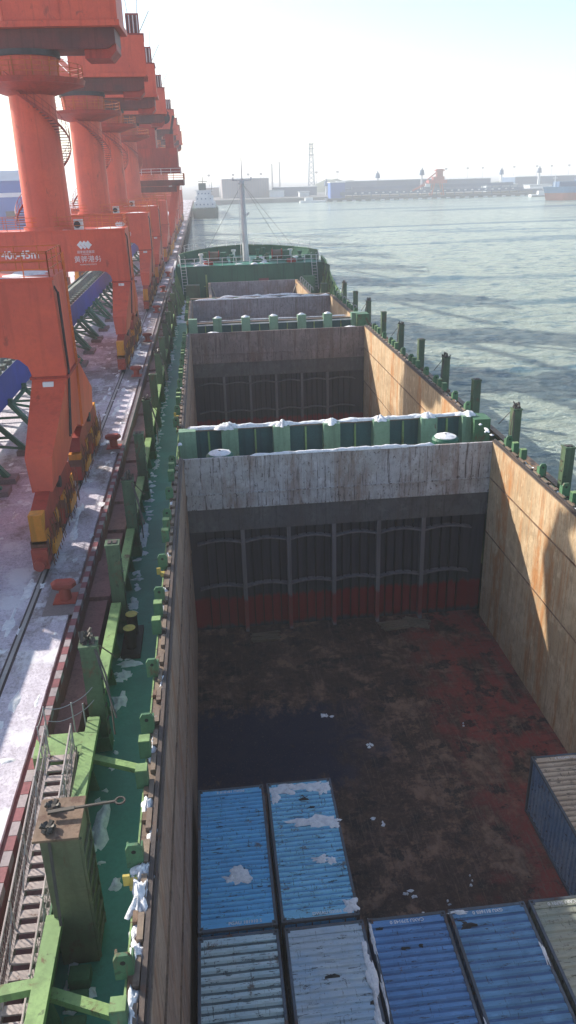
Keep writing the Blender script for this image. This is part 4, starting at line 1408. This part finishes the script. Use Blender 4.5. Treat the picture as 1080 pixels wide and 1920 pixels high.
for x, y, top, rf, sd, lb, codes, rg, sdn in conts:
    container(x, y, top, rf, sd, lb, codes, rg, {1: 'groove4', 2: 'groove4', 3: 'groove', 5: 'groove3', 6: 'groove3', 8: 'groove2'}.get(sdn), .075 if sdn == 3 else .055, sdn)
# rusty dents and puddles standing on the roofs are paint; snow on the roofs is real
m = MB()
for (x, y, rx, ry, h, sd) in ((1.35, -4.05, .36, .30, .05, 1), (1.05, -4.15, .2, .16, .04, 2), (3.2, -.35, .55, .26, .06, 3), (4.1, -.32, .65, .24, .06, 4), (4.65, -.45, .3, .3, .05, 5), (2.85, -.62, .16, .38, .05, 6),
                              (4.3, -2.1, .62, .22, .05, 7), (3.7, -2.02, .5, .15, .04, 8), (4.75, -2.2, .25, .2, .05, 81), (4.1, -3.75, .3, .16, .05, 9), (4.45, -3.85, .18, .14, .04, 10), (4.75, -5.65, .26, .26, .06, 11),
                              (4.95, -8.4, .14, .8, .05, 12), (4.9, -9.6, .16, .6, .05, 13), (4.93, -7.4, .1, .4, .04, 14), (5.22, -7.0, .06, .6, .05, 15), (5.2, -8.6, .05, .7, .04, 16), (8.0, -6.33, .3, .06, .05, 17), (7.72, -10.2, .05, .5, .04, 18), (10.1, -8.0, .05, .35, .03, 19)):
    m.blob(x, y, -.012, rx, ry, h, sd, 6, 30, .6)
structure('roof_snow', m, 'snow', 'stuff')
# dark puddles of melt water lying in the dented roofs
m = MB()
for (x, y, rx, ry, sd) in ((3.9, -.85, .22, .14, 1), (4.1, -1.35, .13, .06, 2), (3.85, -7.9, .20, .13, 3), (4.9, -8.9, .12, .2, 4), (8.15, -6.75, .28, .17, 5), (5.5, -6.6, .12, .14, 6), (6.1, -7.3, .12, .06, 7), (6.6, -7.25, .09, .08, 8), (7.2, -10.6, .14, .1, 9), (9.4, -10.5, .12, .1, 10)):
    m.blob(x, y, -.035, rx, ry, .03, sd + 40, 2, 14, .7)
o = structure('melt_puddle', m, 'black', 'stuff')
# scraps and ice crumbs on the hold floor
m = MB()
for (x, y, r, n) in ((5.9, 7.1, .16, 3), (7.6, 4.7, .13, 4), (3.6, .8, .12, 3), (6.9, .1, .14, 2), (7.3, -3.4, .12, 4), (7.6, -4.3, .13, 5), (8.6, -3.9, .08, 2), (9.6, -3.0, .06, 3), (12.0, 5.4, .06, 2)):
    for i in range(n):
        m.blob(x + random.uniform(-.25, .25), y + random.uniform(-.25, .25), FZ, r * random.uniform(.4, 1), r * random.uniform(.4, 1), .07, i + x, 2, 9, .6)
structure('ice_crumbs', m, 'snow', 'stuff')

# ================================================================ PORTAL CRANES
CXC = -12.6
rq = random.Random(3)
def crane(Y, label, detail=2, far=False, rot=0.0, reach=20.4):
    """single box portal on spread feet, round column with spiral stair, slewing house"""
    t = thing('portal_crane', (CXC, Y, QZ), label, 'crane', 'orange red portal cranes along the quay')
    G = -QZ
    W = MB
    z = lambda a: a - QZ
    bh = 2.0
    # beam with rounded inner corners, running across the quay
    prof = [(-5.9, z(17.0)), (7.0, z(17.0)), (7.05, z(12.35)), (5.45, z(12.35)), (5.3, z(12.9)), (4.95, z(13.25)), (4.3, z(13.4)), (-4.3, z(13.4)), (-4.9, z(13.25)), (-5.25, z(12.9)), (-5.4, z(12.35)), (-7.0, z(12.35)), (-7.0, z(17.0))]
    put('portal_beam', W().prism(prof, 'y', -bh, bh).mesh('portal_beam', 'red'), t, bevel=.03)
    # two legs with feet flaring along the rail
    for sx in (-1, 1):
        c = 6.25 * sx
        lm = W()
        fl = [(-bh, z(12.34)), (bh - .2, z(12.34)), (7.0, z(9.6)), (7.1, z(8.35)), (3.0, z(8.35)), (.9, z(9.1)), (-.9, z(9.1)), (-3.0, z(8.35)), (-7.1, z(8.35)), (-6.9, z(9.9))]
        n = len(fl)
        wid = lambda zz: .45 + .38 * max(0, (zz - z(8.35)) / 4.0)
        A = [(c - wid(b), a, b) for a, b in fl]
        B = [(c + wid(b), a, b) for a, b in fl]
        lm.add(A + B, [tuple(range(n)), tuple(reversed(range(n, 2 * n)))] + [(i, n + i, n + (i + 1) % n, (i + 1) % n) for i in range(n)])
        lg = put('leg', lm.mesh('leg', 'red'), t)
        put('flange', W().box(c - .92, c + .92, -bh - .1, bh + .05, z(12.27), z(12.4)).mesh('flange', 'reddark'), lg)
        for dy in (-1, 1):
            eq = put('equalizer', W().prism([(dy * 1.6, z(7.3)), (dy * 9.0, z(7.3)), (dy * 8.6, z(8.0)), (dy * 6.3, z(8.6)), (dy * 4.6, z(8.6)), (dy * 2.0, z(8.0))], 'x', c - .32, c + .32).mesh('equalizer', 'reddark'), t)
            put('hinge_pin', W().cyl((c - .5, dy * 5.4, z(8.2)), (c + .5, dy * 5.4, z(8.2)), .28, .28, 10).mesh('hinge_pin', 'gear'), eq)
        for k, by in enumerate((-7.6, -3.0, 3.0, 7.6)):
            bgm = W().prism([(by - 1.75, z(5.75)), (by + 1.75, z(5.75)), (by + 1.6, z(6.5)), (by + .6, z(7.35)), (by - .6, z(7.35)), (by - 1.6, z(6.5))], 'x', c - .30, c + .30)
            bg_ = put('bogie', bgm.mesh('bogie', 'reddark'), t)
            for wy in (-1.05, 1.05):
                put('wheel', W().cyl((c - .13, by + wy, z(5.3) + .33), (c + .13, by + wy, z(5.3) + .33), .33, .33, 14).mesh('wheel', 'gear'), bg_)
            for s2 in (-1, 1):
                dm = put('drive_motor', W().box(c - .33, c + .33, by + s2 * 1.2 - .34, by + s2 * 1.2 + .34, z(6.55), z(7.2)).mesh('drive_motor', 'yellow'), bg_)
                put('motor_cap', W().cyl((c, by + s2 * 1.2, z(7.2)), (c, by + s2 * 1.2, z(7.65)), .2, .17, 10).mesh('motor_cap', 'yellow'), dm) if dm.parent is t else None
            put('gearbox', W().box(c + .30 if sx > 0 else c - .50, c + .50 if sx > 0 else c - .30, by - .9, by + .9, z(5.95), z(6.4)).mesh('gearbox', 'yellow'), bg_)
            cab_ = W()
            for q in range(9):
                yy = by - 1.7 + q * .42
                xx = c + (.44 if sx > 0 else -.44)
                cab_.tube([(xx, yy, z(7.7) - rq.uniform(0, .5)), (xx + .05, yy + rq.uniform(-.1, .3), z(7.0)), (xx, yy + rq.uniform(-.2, .3), z(6.2)), (xx + .03, yy + rq.uniform(-.1, .4), z(5.6))], .022, 4)
            for q in range(5):
                yy = by - 1.6 + q * .75
                cab_.box(c - .37, c + .37, yy, yy + rq.uniform(.15, .4), z(5.9 + rq.uniform(0, .6)), z(6.5 + rq.uniform(0, .5)))
            put('brake_gear', cab_.mesh('brake_gear', 'brake'), bg_)
        for s2 in (-1, 1):
            put('buffer', W().box(c - .34, c + .34, s2 * 9.35 - .12, s2 * 9.35 + .12, z(5.7), z(6.6)).cyl((c, s2 * 9.4, z(6.0)), (c, s2 * 9.85, z(6.0)), .24, .24, 12).mesh('buffer', 'bollard'), t)
            put('storm_lock', W().box(c - .3, c + .3, s2 * 8.9 - .3, s2 * 8.9 + .3, z(6.75), z(8.1)).mesh('storm_lock', 'yellow'), t)
    if not far:
        for xx in (-4.0, -1.2, 1.6, 4.4):
            put('plate_seam', W().box(xx - .04, xx + .04, -bh - .02, -bh - .002, z(13.42), z(16.95)).mesh('plate_seam', 'red'), t)
        put('top_flange', W().box(-5.95, 7.1, -bh - .10, -bh - .001, z(16.9), z(17.04)).mesh('top_flange', 'red'), t)
        put('conduit', W().tube([(7.0, -bh + .3, z(16.6)), (7.13, -bh + .3, z(16.3)), (7.13, -bh + .4, z(12.6)), (6.95, -2.6, z(9.5))], .05, 5).tube([(7.13, -bh + .55, z(16.3)), (7.13, -bh + .6, z(12.6)), (6.95, -2.2, z(9.5))], .035, 5).mesh('conduit', 'gear'), t)
        ld = W()
        for dx in (.9, 1.3):
            ld.tube([(7.16, dx - .3, z(17.9)), (7.16, dx - .3, z(12.5)), (6.98, dx - .1, z(9.0))], .03, 4)
        for q in range(18):
            ld.bar((7.16, .6, z(17.0 - q * .27)), (7.16, 1.0, z(17.0 - q * .27)), .035)
        put('ladder', ld.mesh('ladder', 'orange'), t)
        put('lamp_box', W().box(6.0, 6.5, -2.62, -2.45, z(12.0), z(12.25)).mesh('lamp_box', 'white'), t)
    # railing round the portal roof
    hw = bh - .08
    put('railing', railing([(-6.9, -hw, z(17.0)), (6.9, -hw, z(17.0)), (6.9, hw, z(17.0)), (-6.9, hw, z(17.0)), (-6.9, -hw, z(17.0))], 1.15, .03 if not far else .05, 3, 1.2 if not far else 2.3, 5 if not far else 4).mesh('railing', 'orange'), t)
    if not far:
        sn = W()
        sn.snowbar(-6.8, 6.9, -hw + .22, z(17.0), .5, .05, Y)
        sn.blob(5.4, .2, z(17.0), 1.2, 1.3, .06, Y)
        put('roof_snow', sn.mesh('roof_snow', 'snow'), t)
        ac = put('cooling_unit', W().box(.9 + 1.6, 1.7 + 1.6, -bh + .15, -bh + .6, z(17.02), z(17.9)).mesh('cooling_unit', 'white'), t)
        put('fan_grille', W().cyl((2.8, -bh + .15, z(17.46)), (2.8, -bh + .13, z(17.46)), .3, .3, 14).mesh('fan_grille', 'gear'), ac)
        # corner stairs on the land side
        stt = W()
        stt.bar((-5.2, -bh - .6, z(17.1)), (-7.6, -bh - .6, z(13.0)), .12, .3)
        stt.bar((-5.2, -bh - .05, z(17.1)), (-7.6, -bh - .05, z(13.0)), .12, .3)
        put('stair', stt.mesh('stair', 'orange'), t)
    # column
    put('column', W().cyl((0, 0, z(17.0)), (0, 0, z(28.8)), 2.08, 1.95, 48 if not far else 24).cyl((0, 0, z(17.0)), (0, 0, z(17.35)), 2.3, 2.3, 40).mesh('column', 'red'), t)
    # spiral stair: treads and a rail
    nt_ = 54
    st = put('spiral_stair', MB().cyl((0, 0, z(28.2)), (0, 0, z(28.5)), 2.12, 2.12, 32).mesh('spiral_stair', 'reddark'), t)
    tm = W().box(0, .78, -.13, .13, -.03, .03).mesh('tread', 'darkred')
    pts, pts2, pts3 = [], [], []
    allt = W()
    for i in range(nt_):
        u = i / (nt_ - 1)
        an = R(236 + 318 * u)
        zz = z(28.7) - 11.2 * u
        if detail >= 2:
            put('tread', tm, st, (2.05 * cos(an), 2.05 * sin(an), zz), an)
        else:
            c, s = cos(an), sin(an)
            allt.bar((2.05 * c, 2.05 * s, zz), (2.83 * c, 2.83 * s, zz), .26, .06)
        pts.append((2.83 * cos(an), 2.83 * sin(an), zz + 1.0))
        pts2.append((2.83 * cos(an), 2.83 * sin(an), zz + .05))
        pts3.append((2.08 * cos(an), 2.08 * sin(an), zz - .05))
    if detail < 2:
        put('treads', allt.mesh('treads', 'darkred'), st)['kind'] = 'stuff'
    rl = W().tube(pts, .03, 4).tube([(a, b, c - .5) for a, b, c in pts], .022, 4)
    for a, b in zip(pts2[::2], pts[::2]):
        rl.cyl(a, b, .022, .022, 4, False)
    for a, b in zip(pts2, pts2[1:]):
        rl.bar(a, b, .05, .22)
    put('stair_rail', rl.mesh('stair_rail', 'reddark'), st)
    # ring platform, drum and slewing ring
    rp = W().cyl((0, 0, z(28.75)), (0, 0, z(29.15)), 4.6, 4.75, 40)
    rp.cyl((0, 0, z(28.0)), (0, 0, z(28.75)), 2.0, 4.3, 40, False)
    put('ring_platform', rp.mesh('ring_platform', 'reddark'), t)
    ring = [(4.6 * cos(2 * PI * i / 22), 4.6 * sin(2 * PI * i / 22), z(29.15)) for i in range(23)]
    put('ring_railing', railing(ring, 1.1, .03 if not far else .05, 3 if not far else 2, 1.3, 4).mesh('ring_railing', 'orange'), t)
    put('drum', W().cyl((0, 0, z(29.15)), (0, 0, z(30.85)), 2.45, 2.6, 40).mesh('drum', 'red'), t)
    if not far:
        for i in range(20):
            an = 2 * PI * i / 20
            if i % 2 == 0:
                put('drum_rib', W().bar((2.5 * cos(an), 2.5 * sin(an), z(29.15)), (2.66 * cos(an), 2.66 * sin(an), z(30.8)), .1).mesh('drum_rib', 'orange'), t)
    put('slew_ring', W().cyl((0, 0, z(30.85)), (0, 0, z(31.3)), 2.85, 2.85, 40).mesh('slew_ring', 'gear'), t)
    # slewing deck: deep girder under a plate, machinery house, roof louvres
    gd = W().prism([(-3.4, z(31.3)), (7.2, z(31.3)), (7.9, z(31.7)), (7.9, z(32.8)), (-3.4, z(32.8))], 'y', -1.9, 2.4)
    girder = put('slew_girder', gd.mesh('slew_girder', 'darkred'), t, (0, 0, 0), rot)
    put('counterweight', W().prism([(5.2, z(30.6)), (7.3, z(30.6)), (7.9, z(31.2)), (7.9, z(31.69)), (5.2, z(31.29))], 'y', -1.5, 2.0).mesh('counterweight', 'reddark'), girder)
    put('deck_plate', W().box(-3.8, 8.45, -2.75, 3.3, z(32.8), z(33.25)).mesh('deck_plate', 'red'), t, (0, 0, 0), rot, .02)
    hm_ = W().box(-1.0, 8.25, -2.55, 3.1, z(33.25), z(37.3))
    hse = put('machinery_house', hm_.mesh('machinery_house', 'red'), t, (0, 0, 0), rot, .04)
    put('wall_rib', W().box(3.55, 3.7, -2.62, -2.551, z(33.3), z(37.2)).box(-1.06, -.9, -2.62, -2.551, z(33.3), z(37.2)).box(8.0, 8.32, -2.62, -2.551, z(33.3), z(37.2)).mesh('wall_rib', 'red'), hse)
    put('roof_edge', W().box(-1.1, 8.38, -2.66, 3.2, z(37.3), z(37.45)).mesh('roof_edge', 'reddark'), hse)
    lv = put('louvre_box', W().box(6.3, 7.9, -1.6, 1.6, z(37.45), z(39.7)).mesh('louvre_box', 'reddark'), hse)
    for i in range(6):
        put('louvre', W().box(6.42 + i * .24, 6.54 + i * .24, -1.68, -1.601, z(37.6), z(39.5)).mesh('louvre', 'white' if i % 2 else 'gear'), lv)
    put('aerial', W().tube([(7.7, 0, z(39.7)), (7.9, .2, z(42.0))], .03, 4).tube([(6.6, .5, z(39.7)), (6.4, .6, z(41.6))], .03, 4).tube([(7.9, 0, z(38)), (9.2, 0, z(40.2))], .04, 4).mesh('aerial', 'gear'), lv)
    # cab, A-frame and jib on the land side
    cb = put('cab', W().prism([(-5.6, z(30.5)), (-3.9, z(30.5)), (-3.9, z(33.0)), (-5.3, z(33.0)), (-5.7, z(32.0))], 'y', -2.6, -.6).mesh('cab', 'reddark'), t, (0, 0, 0), rot)
    put('cab_window', W().box(-5.45, -4.2, -2.64, -2.601, z(31.4), z(32.6)).mesh('cab_window', 'glass'), cb)
    put('cab_railing', railing([(-5.9, -2.9, z(33.1)), (-3.6, -2.9, z(33.1)), (-3.6, -2.9, z(33.1))], 1.1, .03, 3, .8, 4).mesh('cab_railing', 'white'), cb)
    af = W()
    for sy in (-1.5, 1.9):
        af.bar((-3.2, sy, z(33.2)), (-1.9, sy, z(44)), .7, .7)
        af.bar((1.5, sy, z(37.3)), (-1.6, sy, z(44)), .5, .5)
    af.box(-2.4, -1.2, -1.9, 2.3, z(43.6), z(44.4))
    put('a_frame', af.mesh('a_frame', 'red'), t, (0, 0, 0), rot)
    jb = W()
    for sy in (-1.0, 1.4):
        jb.bar((-3.6, sy, z(33.6)), (-3.6 - reach, sy * .5, z(54)), .6, .8)
    for k in range(9):
        u, v = k / 9, (k + 1) / 9
        jb.bar((-3.6 - reach * u, -1.0 * (1 - u * .5), z(33.6 + 20.4 * u)), (-3.6 - reach * v, 1.4 * (1 - v * .5), z(33.6 + 20.4 * v)), .2)
    jb.bar((-1.8, 0, z(44.2)), (-2.8 - reach, 0, z(53.4)), .16)
    put('jib', jb.mesh('jib', 'red'), t, (0, 0, 0), rot)
    # writing on the portal beam
    if not far and detail < 3:
        yf = -bh - .012
        fr = (PI / 2, 0, 0)
        cxl = 3.25
        lg = W()
        for k, dx in enumerate((-.33, 0, .33)):
            lg.add([(cxl + dx - .36, yf, z(15.72)), (cxl + dx, yf, z(16.08)), (cxl + dx + .16, yf, z(15.92)), (cxl + dx - .06, yf, z(15.70)), (cxl + dx + .16, yf, z(15.48)), (cxl + dx, yf, z(15.32))], [(0, 1, 2, 3), (0, 3, 4, 5)])
        lg.add([(cxl + .45, yf, z(15.92)), (cxl + .68, yf, z(15.70)), (cxl + .45, yf, z(15.48)), (cxl + .23, yf, z(15.70))], [(0, 1, 2, 3)])
        put('emblem', lg.mesh('emblem', 'letter'), t)
        text('国家能源集团', .26, 'letter', t, (cxl + .05, yf, z(15.08)), fr)
        text('CHN ENERGY', .13, 'letter', t, (cxl + .05, yf, z(14.88)), fr)
        text('黄骅港务', .62, 'letter', t, (cxl + .15, yf, z(14.42)), fr)
        text('HUANGHUA PORTS', .17, 'letter', t, (cxl + .15, yf, z(13.98)), fr)
        text('40t-45m', .98, 'letter', t, (-2.6, yf, z(15.0)), fr, 'lettering', .02)
        # blue round sign on the water-side leg and a small plate
        put('sign_plate', W().box(6.0, 6.5, -6.95, -6.9, z(9.2), z(9.45)).mesh('sign_plate', 'trestle'), t)
    return t
crane(17.5, 'nearest red portal crane, only its beam end and one spread leg in view', 3, rot=R(-71), reach=8.2)
crane(56, 'second red portal crane with white emblem and port lettering on its beam', 2, rot=R(-1.5))
crane(91, 'third red portal crane, its column just right of the nearest column', 1, rot=R(3))
crane(118, 'fourth red portal crane behind the third column', 1, rot=R(1))
crane(153, 'fifth red portal crane, half hidden by those before it', 1, True, R(4))
crane(205, 'sixth red portal crane beyond the slant-legged one', 1, True, R(8))
crane(238, 'seventh red portal crane far down the quay', 1, True, R(2))
crane(272, 'eighth red portal crane, almost the last along the quay', 1, True, R(5))
crane(310, 'last red portal crane at the far end of the row', 1, True, R(3))

# unseen grab added under the nearest crane's jib to cast the hold wall shadow
t = thing('clamshell_grab', (-16.3, 29.5, 17.5), 'big open clamshell grab hanging on ropes from the nearest crane', 'grab')
for s in (-1, 1):
    part('shell', MB().prism([(29.5 + s * .05, 17.4), (29.5 + s * 1.3, 17.5), (29.5 + s * 2.1, 20.8), (29.5 + s * 4.0, 25.7), (29.5 + s * 2.9, 28.6), (29.5 + s * .05, 26.0)], 'x', -18.0, -14.6), 'reddark', t)
    part('arm', MB().bar((-17.6, 29.5 + s * 2.7, 28.2), (-17.2, 29.5 + s * .5, 30.4), .5).bar((-15.0, 29.5 + s * 2.7, 28.2), (-15.4, 29.5 + s * .5, 30.4), .5), 'reddark', t)
part('head_block', MB().box(-17.5, -15.1, 28.5, 30.5, 29.8, 31.2), 'reddark', t)
part('rope', MB().tube([(-16.8, 29.5, 31.2), (-16.6, 28.4, 53.2)], .03, 5), 'gear', t)
part('rope', MB().tube([(-15.8, 29.5, 31.2), (-16.1, 28.4, 53.2)], .03, 5), 'gear', t)

# slant-legged unloader between the round-column cranes
t = thing('slant_leg_crane', (-9.6, 172, QZ), 'red slant-legged crane with wide dark platform among the round-column cranes', 'crane')
for y in (166, 178):
    part('slant_leg', MB().bar((-14.2, y, 20), (-6.2, y, 9), 2.0, 1.0, (0, 1, 0)), 'red', t)
    part('slant_leg', MB().bar((-3.8, y, 20), (-6.2, y, 9.1), 1.4, .9, (0, 1, 0)), 'red', t)
    part('slant_leg', MB().bar((-14.2, y, 20), (-18.8, y, 8), 1.6, .9, (0, 1, 0)), 'red', t)
part('platform', MB().box(-19, -2.0, 164.5, 179.5, 19.6, 20.8).box(-12.5, -3.6, 164.0, 164.4, 18.4, 19.55), 'darkred', t)
part('railing', railing([(-19, 164.5, 20.8), (-2.0, 164.5, 20.8), (-2, 179.5, 20.8)], 1.3, .06, 3, 2, 4), 'orange', t)
part('railing', railing([(-13, 163.9, 21.9), (-2.5, 163.9, 21.9)], 1.2, .06, 2, 2, 4), 'white', t)
part('machine_deck', MB().box(-13, -2.6, 165, 178, 22.2, 23.4).box(-12.2, -3.0, 166, 177, 23.4, 27.2), 'reddark', t)
part('tower', MB().box(-12, -7.5, 168, 176, 27.2, 33).box(-5.4, -3.6, 168, 171, 27.2, 30).box(-10, -8.4, 170, 173, 33, 36), 'reddark', t)
part('sheave_head', MB().cyl((-5.2, 168, 33.2), (-5.2, 169, 33.2), 1.2, 1.2, 14).bar((-7.6, 168.5, 31), (-4.4, 168.5, 34.4), .7).bar((-4.2, 168.5, 29.8), (-3.3, 168.5, 33.6), .5), 'gear', t)
part('sill', MB().box(-7.0, -5.6, 161, 183, 7.6, 9.2), 'reddark', t)
for y in (162.5, 167, 177, 181.5):
    part('bogie', MB().prism([(y - 1.7, 5.5), (y + 1.7, 5.5), (y + 1.2, 7.5), (y - 1.2, 7.5)], 'x', -6.8, -5.7), 'yellow', t)
part('winch_house', MB().box(-13.9, -12, 163.2, 165, 17.0, 18.6), 'far_white', t)

# ================================================================ GANGWAY
t = thing('gangway', (-3.5, -6, 5), 'light alloy gangway with netted handrails slung between ship and quay', 'gangway')
A, B = Vector((-3.42, -4.7, 6.05)), Vector((-3.42, -16.5, 4.1))
gp = lambda u, dx=0, dz=0: tuple(A.lerp(B, u) + Vector((dx, 0, dz)))
for dx in (-.36, .36):
    part('stringer', MB().bar(gp(0, dx), gp(1, dx), .07, .20), 'alu', t)
n = 34
trd = MB().box(-.33, .33, -.11, .11, -.025, .025).mesh('tread', 'alu')
for i in range(n):
    p = gp((i + .5) / n)
    put('tread', trd, t, (p[0] + 3.5, p[1] + 6, p[2] - 5 + .06))
for dx in (-.36, .36):
    m = MB()
    m.tube([gp(.0, dx, 1.0), gp(1, dx * 1.05, 1.0)], .028, 6)
    m.tube([gp(.0, dx, .55), gp(1, dx, .55)], .018, 5)
    part('handrail', m, 'alu', t)
    for i in range(8):
        u = i / 7.0
        part('stanchion', MB().cyl(gp(u, dx), gp(u, dx, 1.05), .022, .022, 6).bar(gp(u, dx, .7), gp(min(1, u + .07), dx, .05), .03), 'steel', t)
    net = MB()
    k = 90
    for i in range(k):
        u = i / k
        net.cyl(gp(u, dx), gp(min(1, u + .03), dx + .02 * sin(i), .98), .006, .006, 3, False)
        net.cyl(gp(u, dx), gp(max(0, u - .03), dx + .02 * cos(i), .98), .006, .006, 3, False)
    part('safety_net', net, 'alu', t)['kind'] = 'stuff'
pl = part('platform', MB().box(-4.02, -2.75, -4.75, -3.75, 5.95, 6.05).box(-4.02, -2.75, -4.76, -4.70, 5.5, 5.95).prism([(-4.3, -3.9), (-4.02, -4.3), (-4.02, -4.75), (-4.25, -4.75)], 'z', 5.6, 6.04), 'lgreen', t)
m = MB()
for (x, y) in ((-3.98, -4.7), (-3.98, -3.8), (-3.2, -3.7), (-2.85, -3.8)):
    m.cyl((x, y, 6.05), (x, y, 7.1), .022, .022, 6)
part('stanchion', m, 'steel', pl)
m = MB()
def sag(a, b, d):
    a, b = Vector(a), Vector(b)
    return [tuple(a.lerp(b, i / 8) - Vector((0, 0, d * sin(PI * i / 8)))) for i in range(9)]
for zz in (7.05, 6.6):
    m.tube(sag((-3.98, -4.7, zz), (-3.98, -3.8, zz), .06), .014, 4).tube(sag((-3.98, -3.8, zz), (-3.2, -3.7, zz), .1), .014, 4).tube(sag((-3.2, -3.7, zz), (-2.4, -3.3, zz + .5), .12), .014, 4)
part('hand_rope', m, 'steel', pl)
m = MB().tube(sag((-2.85, -5.2, 6.5), (-3.0, -8.8, 6.2), .3), .02, 5).tube(sag((-2.9, -5.1, 6.6), (-2.6, -7.8, 6.9), .5), .02, 5)
part('hoist_wire', m, 'chain', t)

# ================================================================ SNOW
m = MB()
# deep ridge on the second hatch end, heaped over each stay; thinner one on the near coaming
m.snowbar(-.2, 16.2, 20.26, CT, .50, .16, 1)
m.snowbar(2.0, 15.6, 20.15, CT, .38, .20, 2)
for x in (2.3, 5.25, 8.15, 11.05, 13.85, 16.3):
    k = .55 + .45 * abs(sin(x * 2.3))
    m.blob(x + .1 * sin(x * 5), 19.95, 7.95, .55 * k, .46, .36 * k, x, 6, 20, .6)
    m.blob(x + .45 * sin(x * 3), 20.15, 7.93, .5, .28, .18 * k, x + 9, 5, 18, .7)
m.snowbar(3.2, 12.9, 15.09, CT, .30, .15, 3)
m.snowbar(7.2, 11.6, 15.06, CT, .34, .19, 6)
structure('coaming_snow', m, 'snow', 'stuff')
m = MB()
m.snowbar(0, 16, 71.4, CT, .4, .22, 12, step=.5)
m.snowbar(3, 13, 73.2, CT, .35, .25, 14, step=.5)
m.snowbar(.6, 15.4, 55.95, 8.0, .2, .1, 15, step=.4)
for x in (2.35, 5.15, 7.9, 10.7, 13.3):
    m.blob(x, 55.6, 8.35, .38, .3, .16, x + 3, 4, 12, .4)
for (x, y, z, r) in ((1.65, 17, DZ + .35 + 2.13, .56), (14.05, 17, DZ + .55 + 2.13, .60), (1.85, 53.2, DZ + 2.33, .5), (15.2, 53.2, DZ + 2.33, .5)):
    m.blob(x, y, z, r, r, .14, x, 4, 18, .18)
structure('coaming_snow', m, 'snow', 'stuff')
# lumps along the hatch ledges
m = MB()
rr = random.Random(5)
for side in (0, 1):
    X = HX0 - .32 if side == 0 else HX1 + .32
    y = -15.5
    while y < 50:
        if rr.random() < (.45 if y > -8 else .6):
            m.blob(X + rr.uniform(-.12, .1) * (1 if side == 0 else -1), y, CT + .0, rr.uniform(.05, .15), rr.uniform(.08, .32), rr.uniform(.04, .13), y, 4, 16, .6)
        y += rr.uniform(.4, 1.0)
for (y, ry, rx, h) in ((-13.9, .55, .22, .22), (-11.6, .55, .24, .24), (-12.8, .3, .16, .16), (-10.9, .3, .2, .15), (-14.9, .7, .26, .25), (-9.0, .35, .13, .18), (-6.9, .4, .12, .12)):
    m.blob(HX0 - .36, y, CT, rx, ry, h, y * 3, 7, 26, .6)
structure('ledge_snow', m, 'snow', 'stuff')
# drifts lying along the foot of the bulwark and in the deck corners
m = MB()
y = -16
while y < 88:
    n = rr.randint(1, 3)
    for k in range(n):
        m.blob(rr.uniform(-2.5, -2.15), y + rr.uniform(-.6, .6), DZ, rr.uniform(.04, .22), rr.uniform(.05, .22), rr.uniform(.03, .1), y + k, 3, 10, .8)
    y += rr.uniform(.45, 1.1)
for (x, y, rx, ry, h) in ((-2.05, 1.25, .35, .2, .08), (-2.3, 5.6, .2, .45, .12), (-2.25, -.9, .25, .45, .12), (-2.25, -6.6, .22, .8, .2), (-2.05, -12.4, .25, .3, .15), (-2.2, -13.0, .25, .3, .15), (-1.95, -11.3, .14, .18, .1), (-1.7, -8.5, .12, .2, .1), (-2.35, 12.5, .4, 1.2, .15)):
    m.blob(x, y, DZ, rx, ry, h, x * y, 4, 16, .55)
for i in range(22):
    m.blob(rr.uniform(-2.3, -.9), rr.uniform(74, 91), DZ, rr.uniform(.3, 1), rr.uniform(.4, 1.3), rr.uniform(.1, .3), i + 50, 3, 12, .5)
for i in range(14):
    m.blob(rr.uniform(-1.5, 17), rr.uniform(93, 101), 9.6, rr.uniform(.3, 1), rr.uniform(.2, .5), rr.uniform(.1, .3), i + 90, 3, 12, .5)
structure('deck_snow', m, 'snow', 'stuff')
# crusts and lumps on the quay
m = MB()
for i in range(260):
    x, y = rr.uniform(-14, -4.8), rr.uniform(-12, 90)
    m.blob(x, y, QZ - .005, rr.uniform(.05, .3), rr.uniform(.06, .45), rr.uniform(.01, .05), i + 200, 2, 10, .7)
for i in range(60):
    y = rr.uniform(-10, 80)
    m.blob(rr.choice((-6.9, -5.8)) + rr.uniform(-.2, .2), y, QZ - .005, rr.uniform(.08, .25), rr.uniform(.3, 1.2), rr.uniform(.03, .08), i + 500, 2, 12, .6)
structure('quay_snow', m, 'snow', 'stuff')
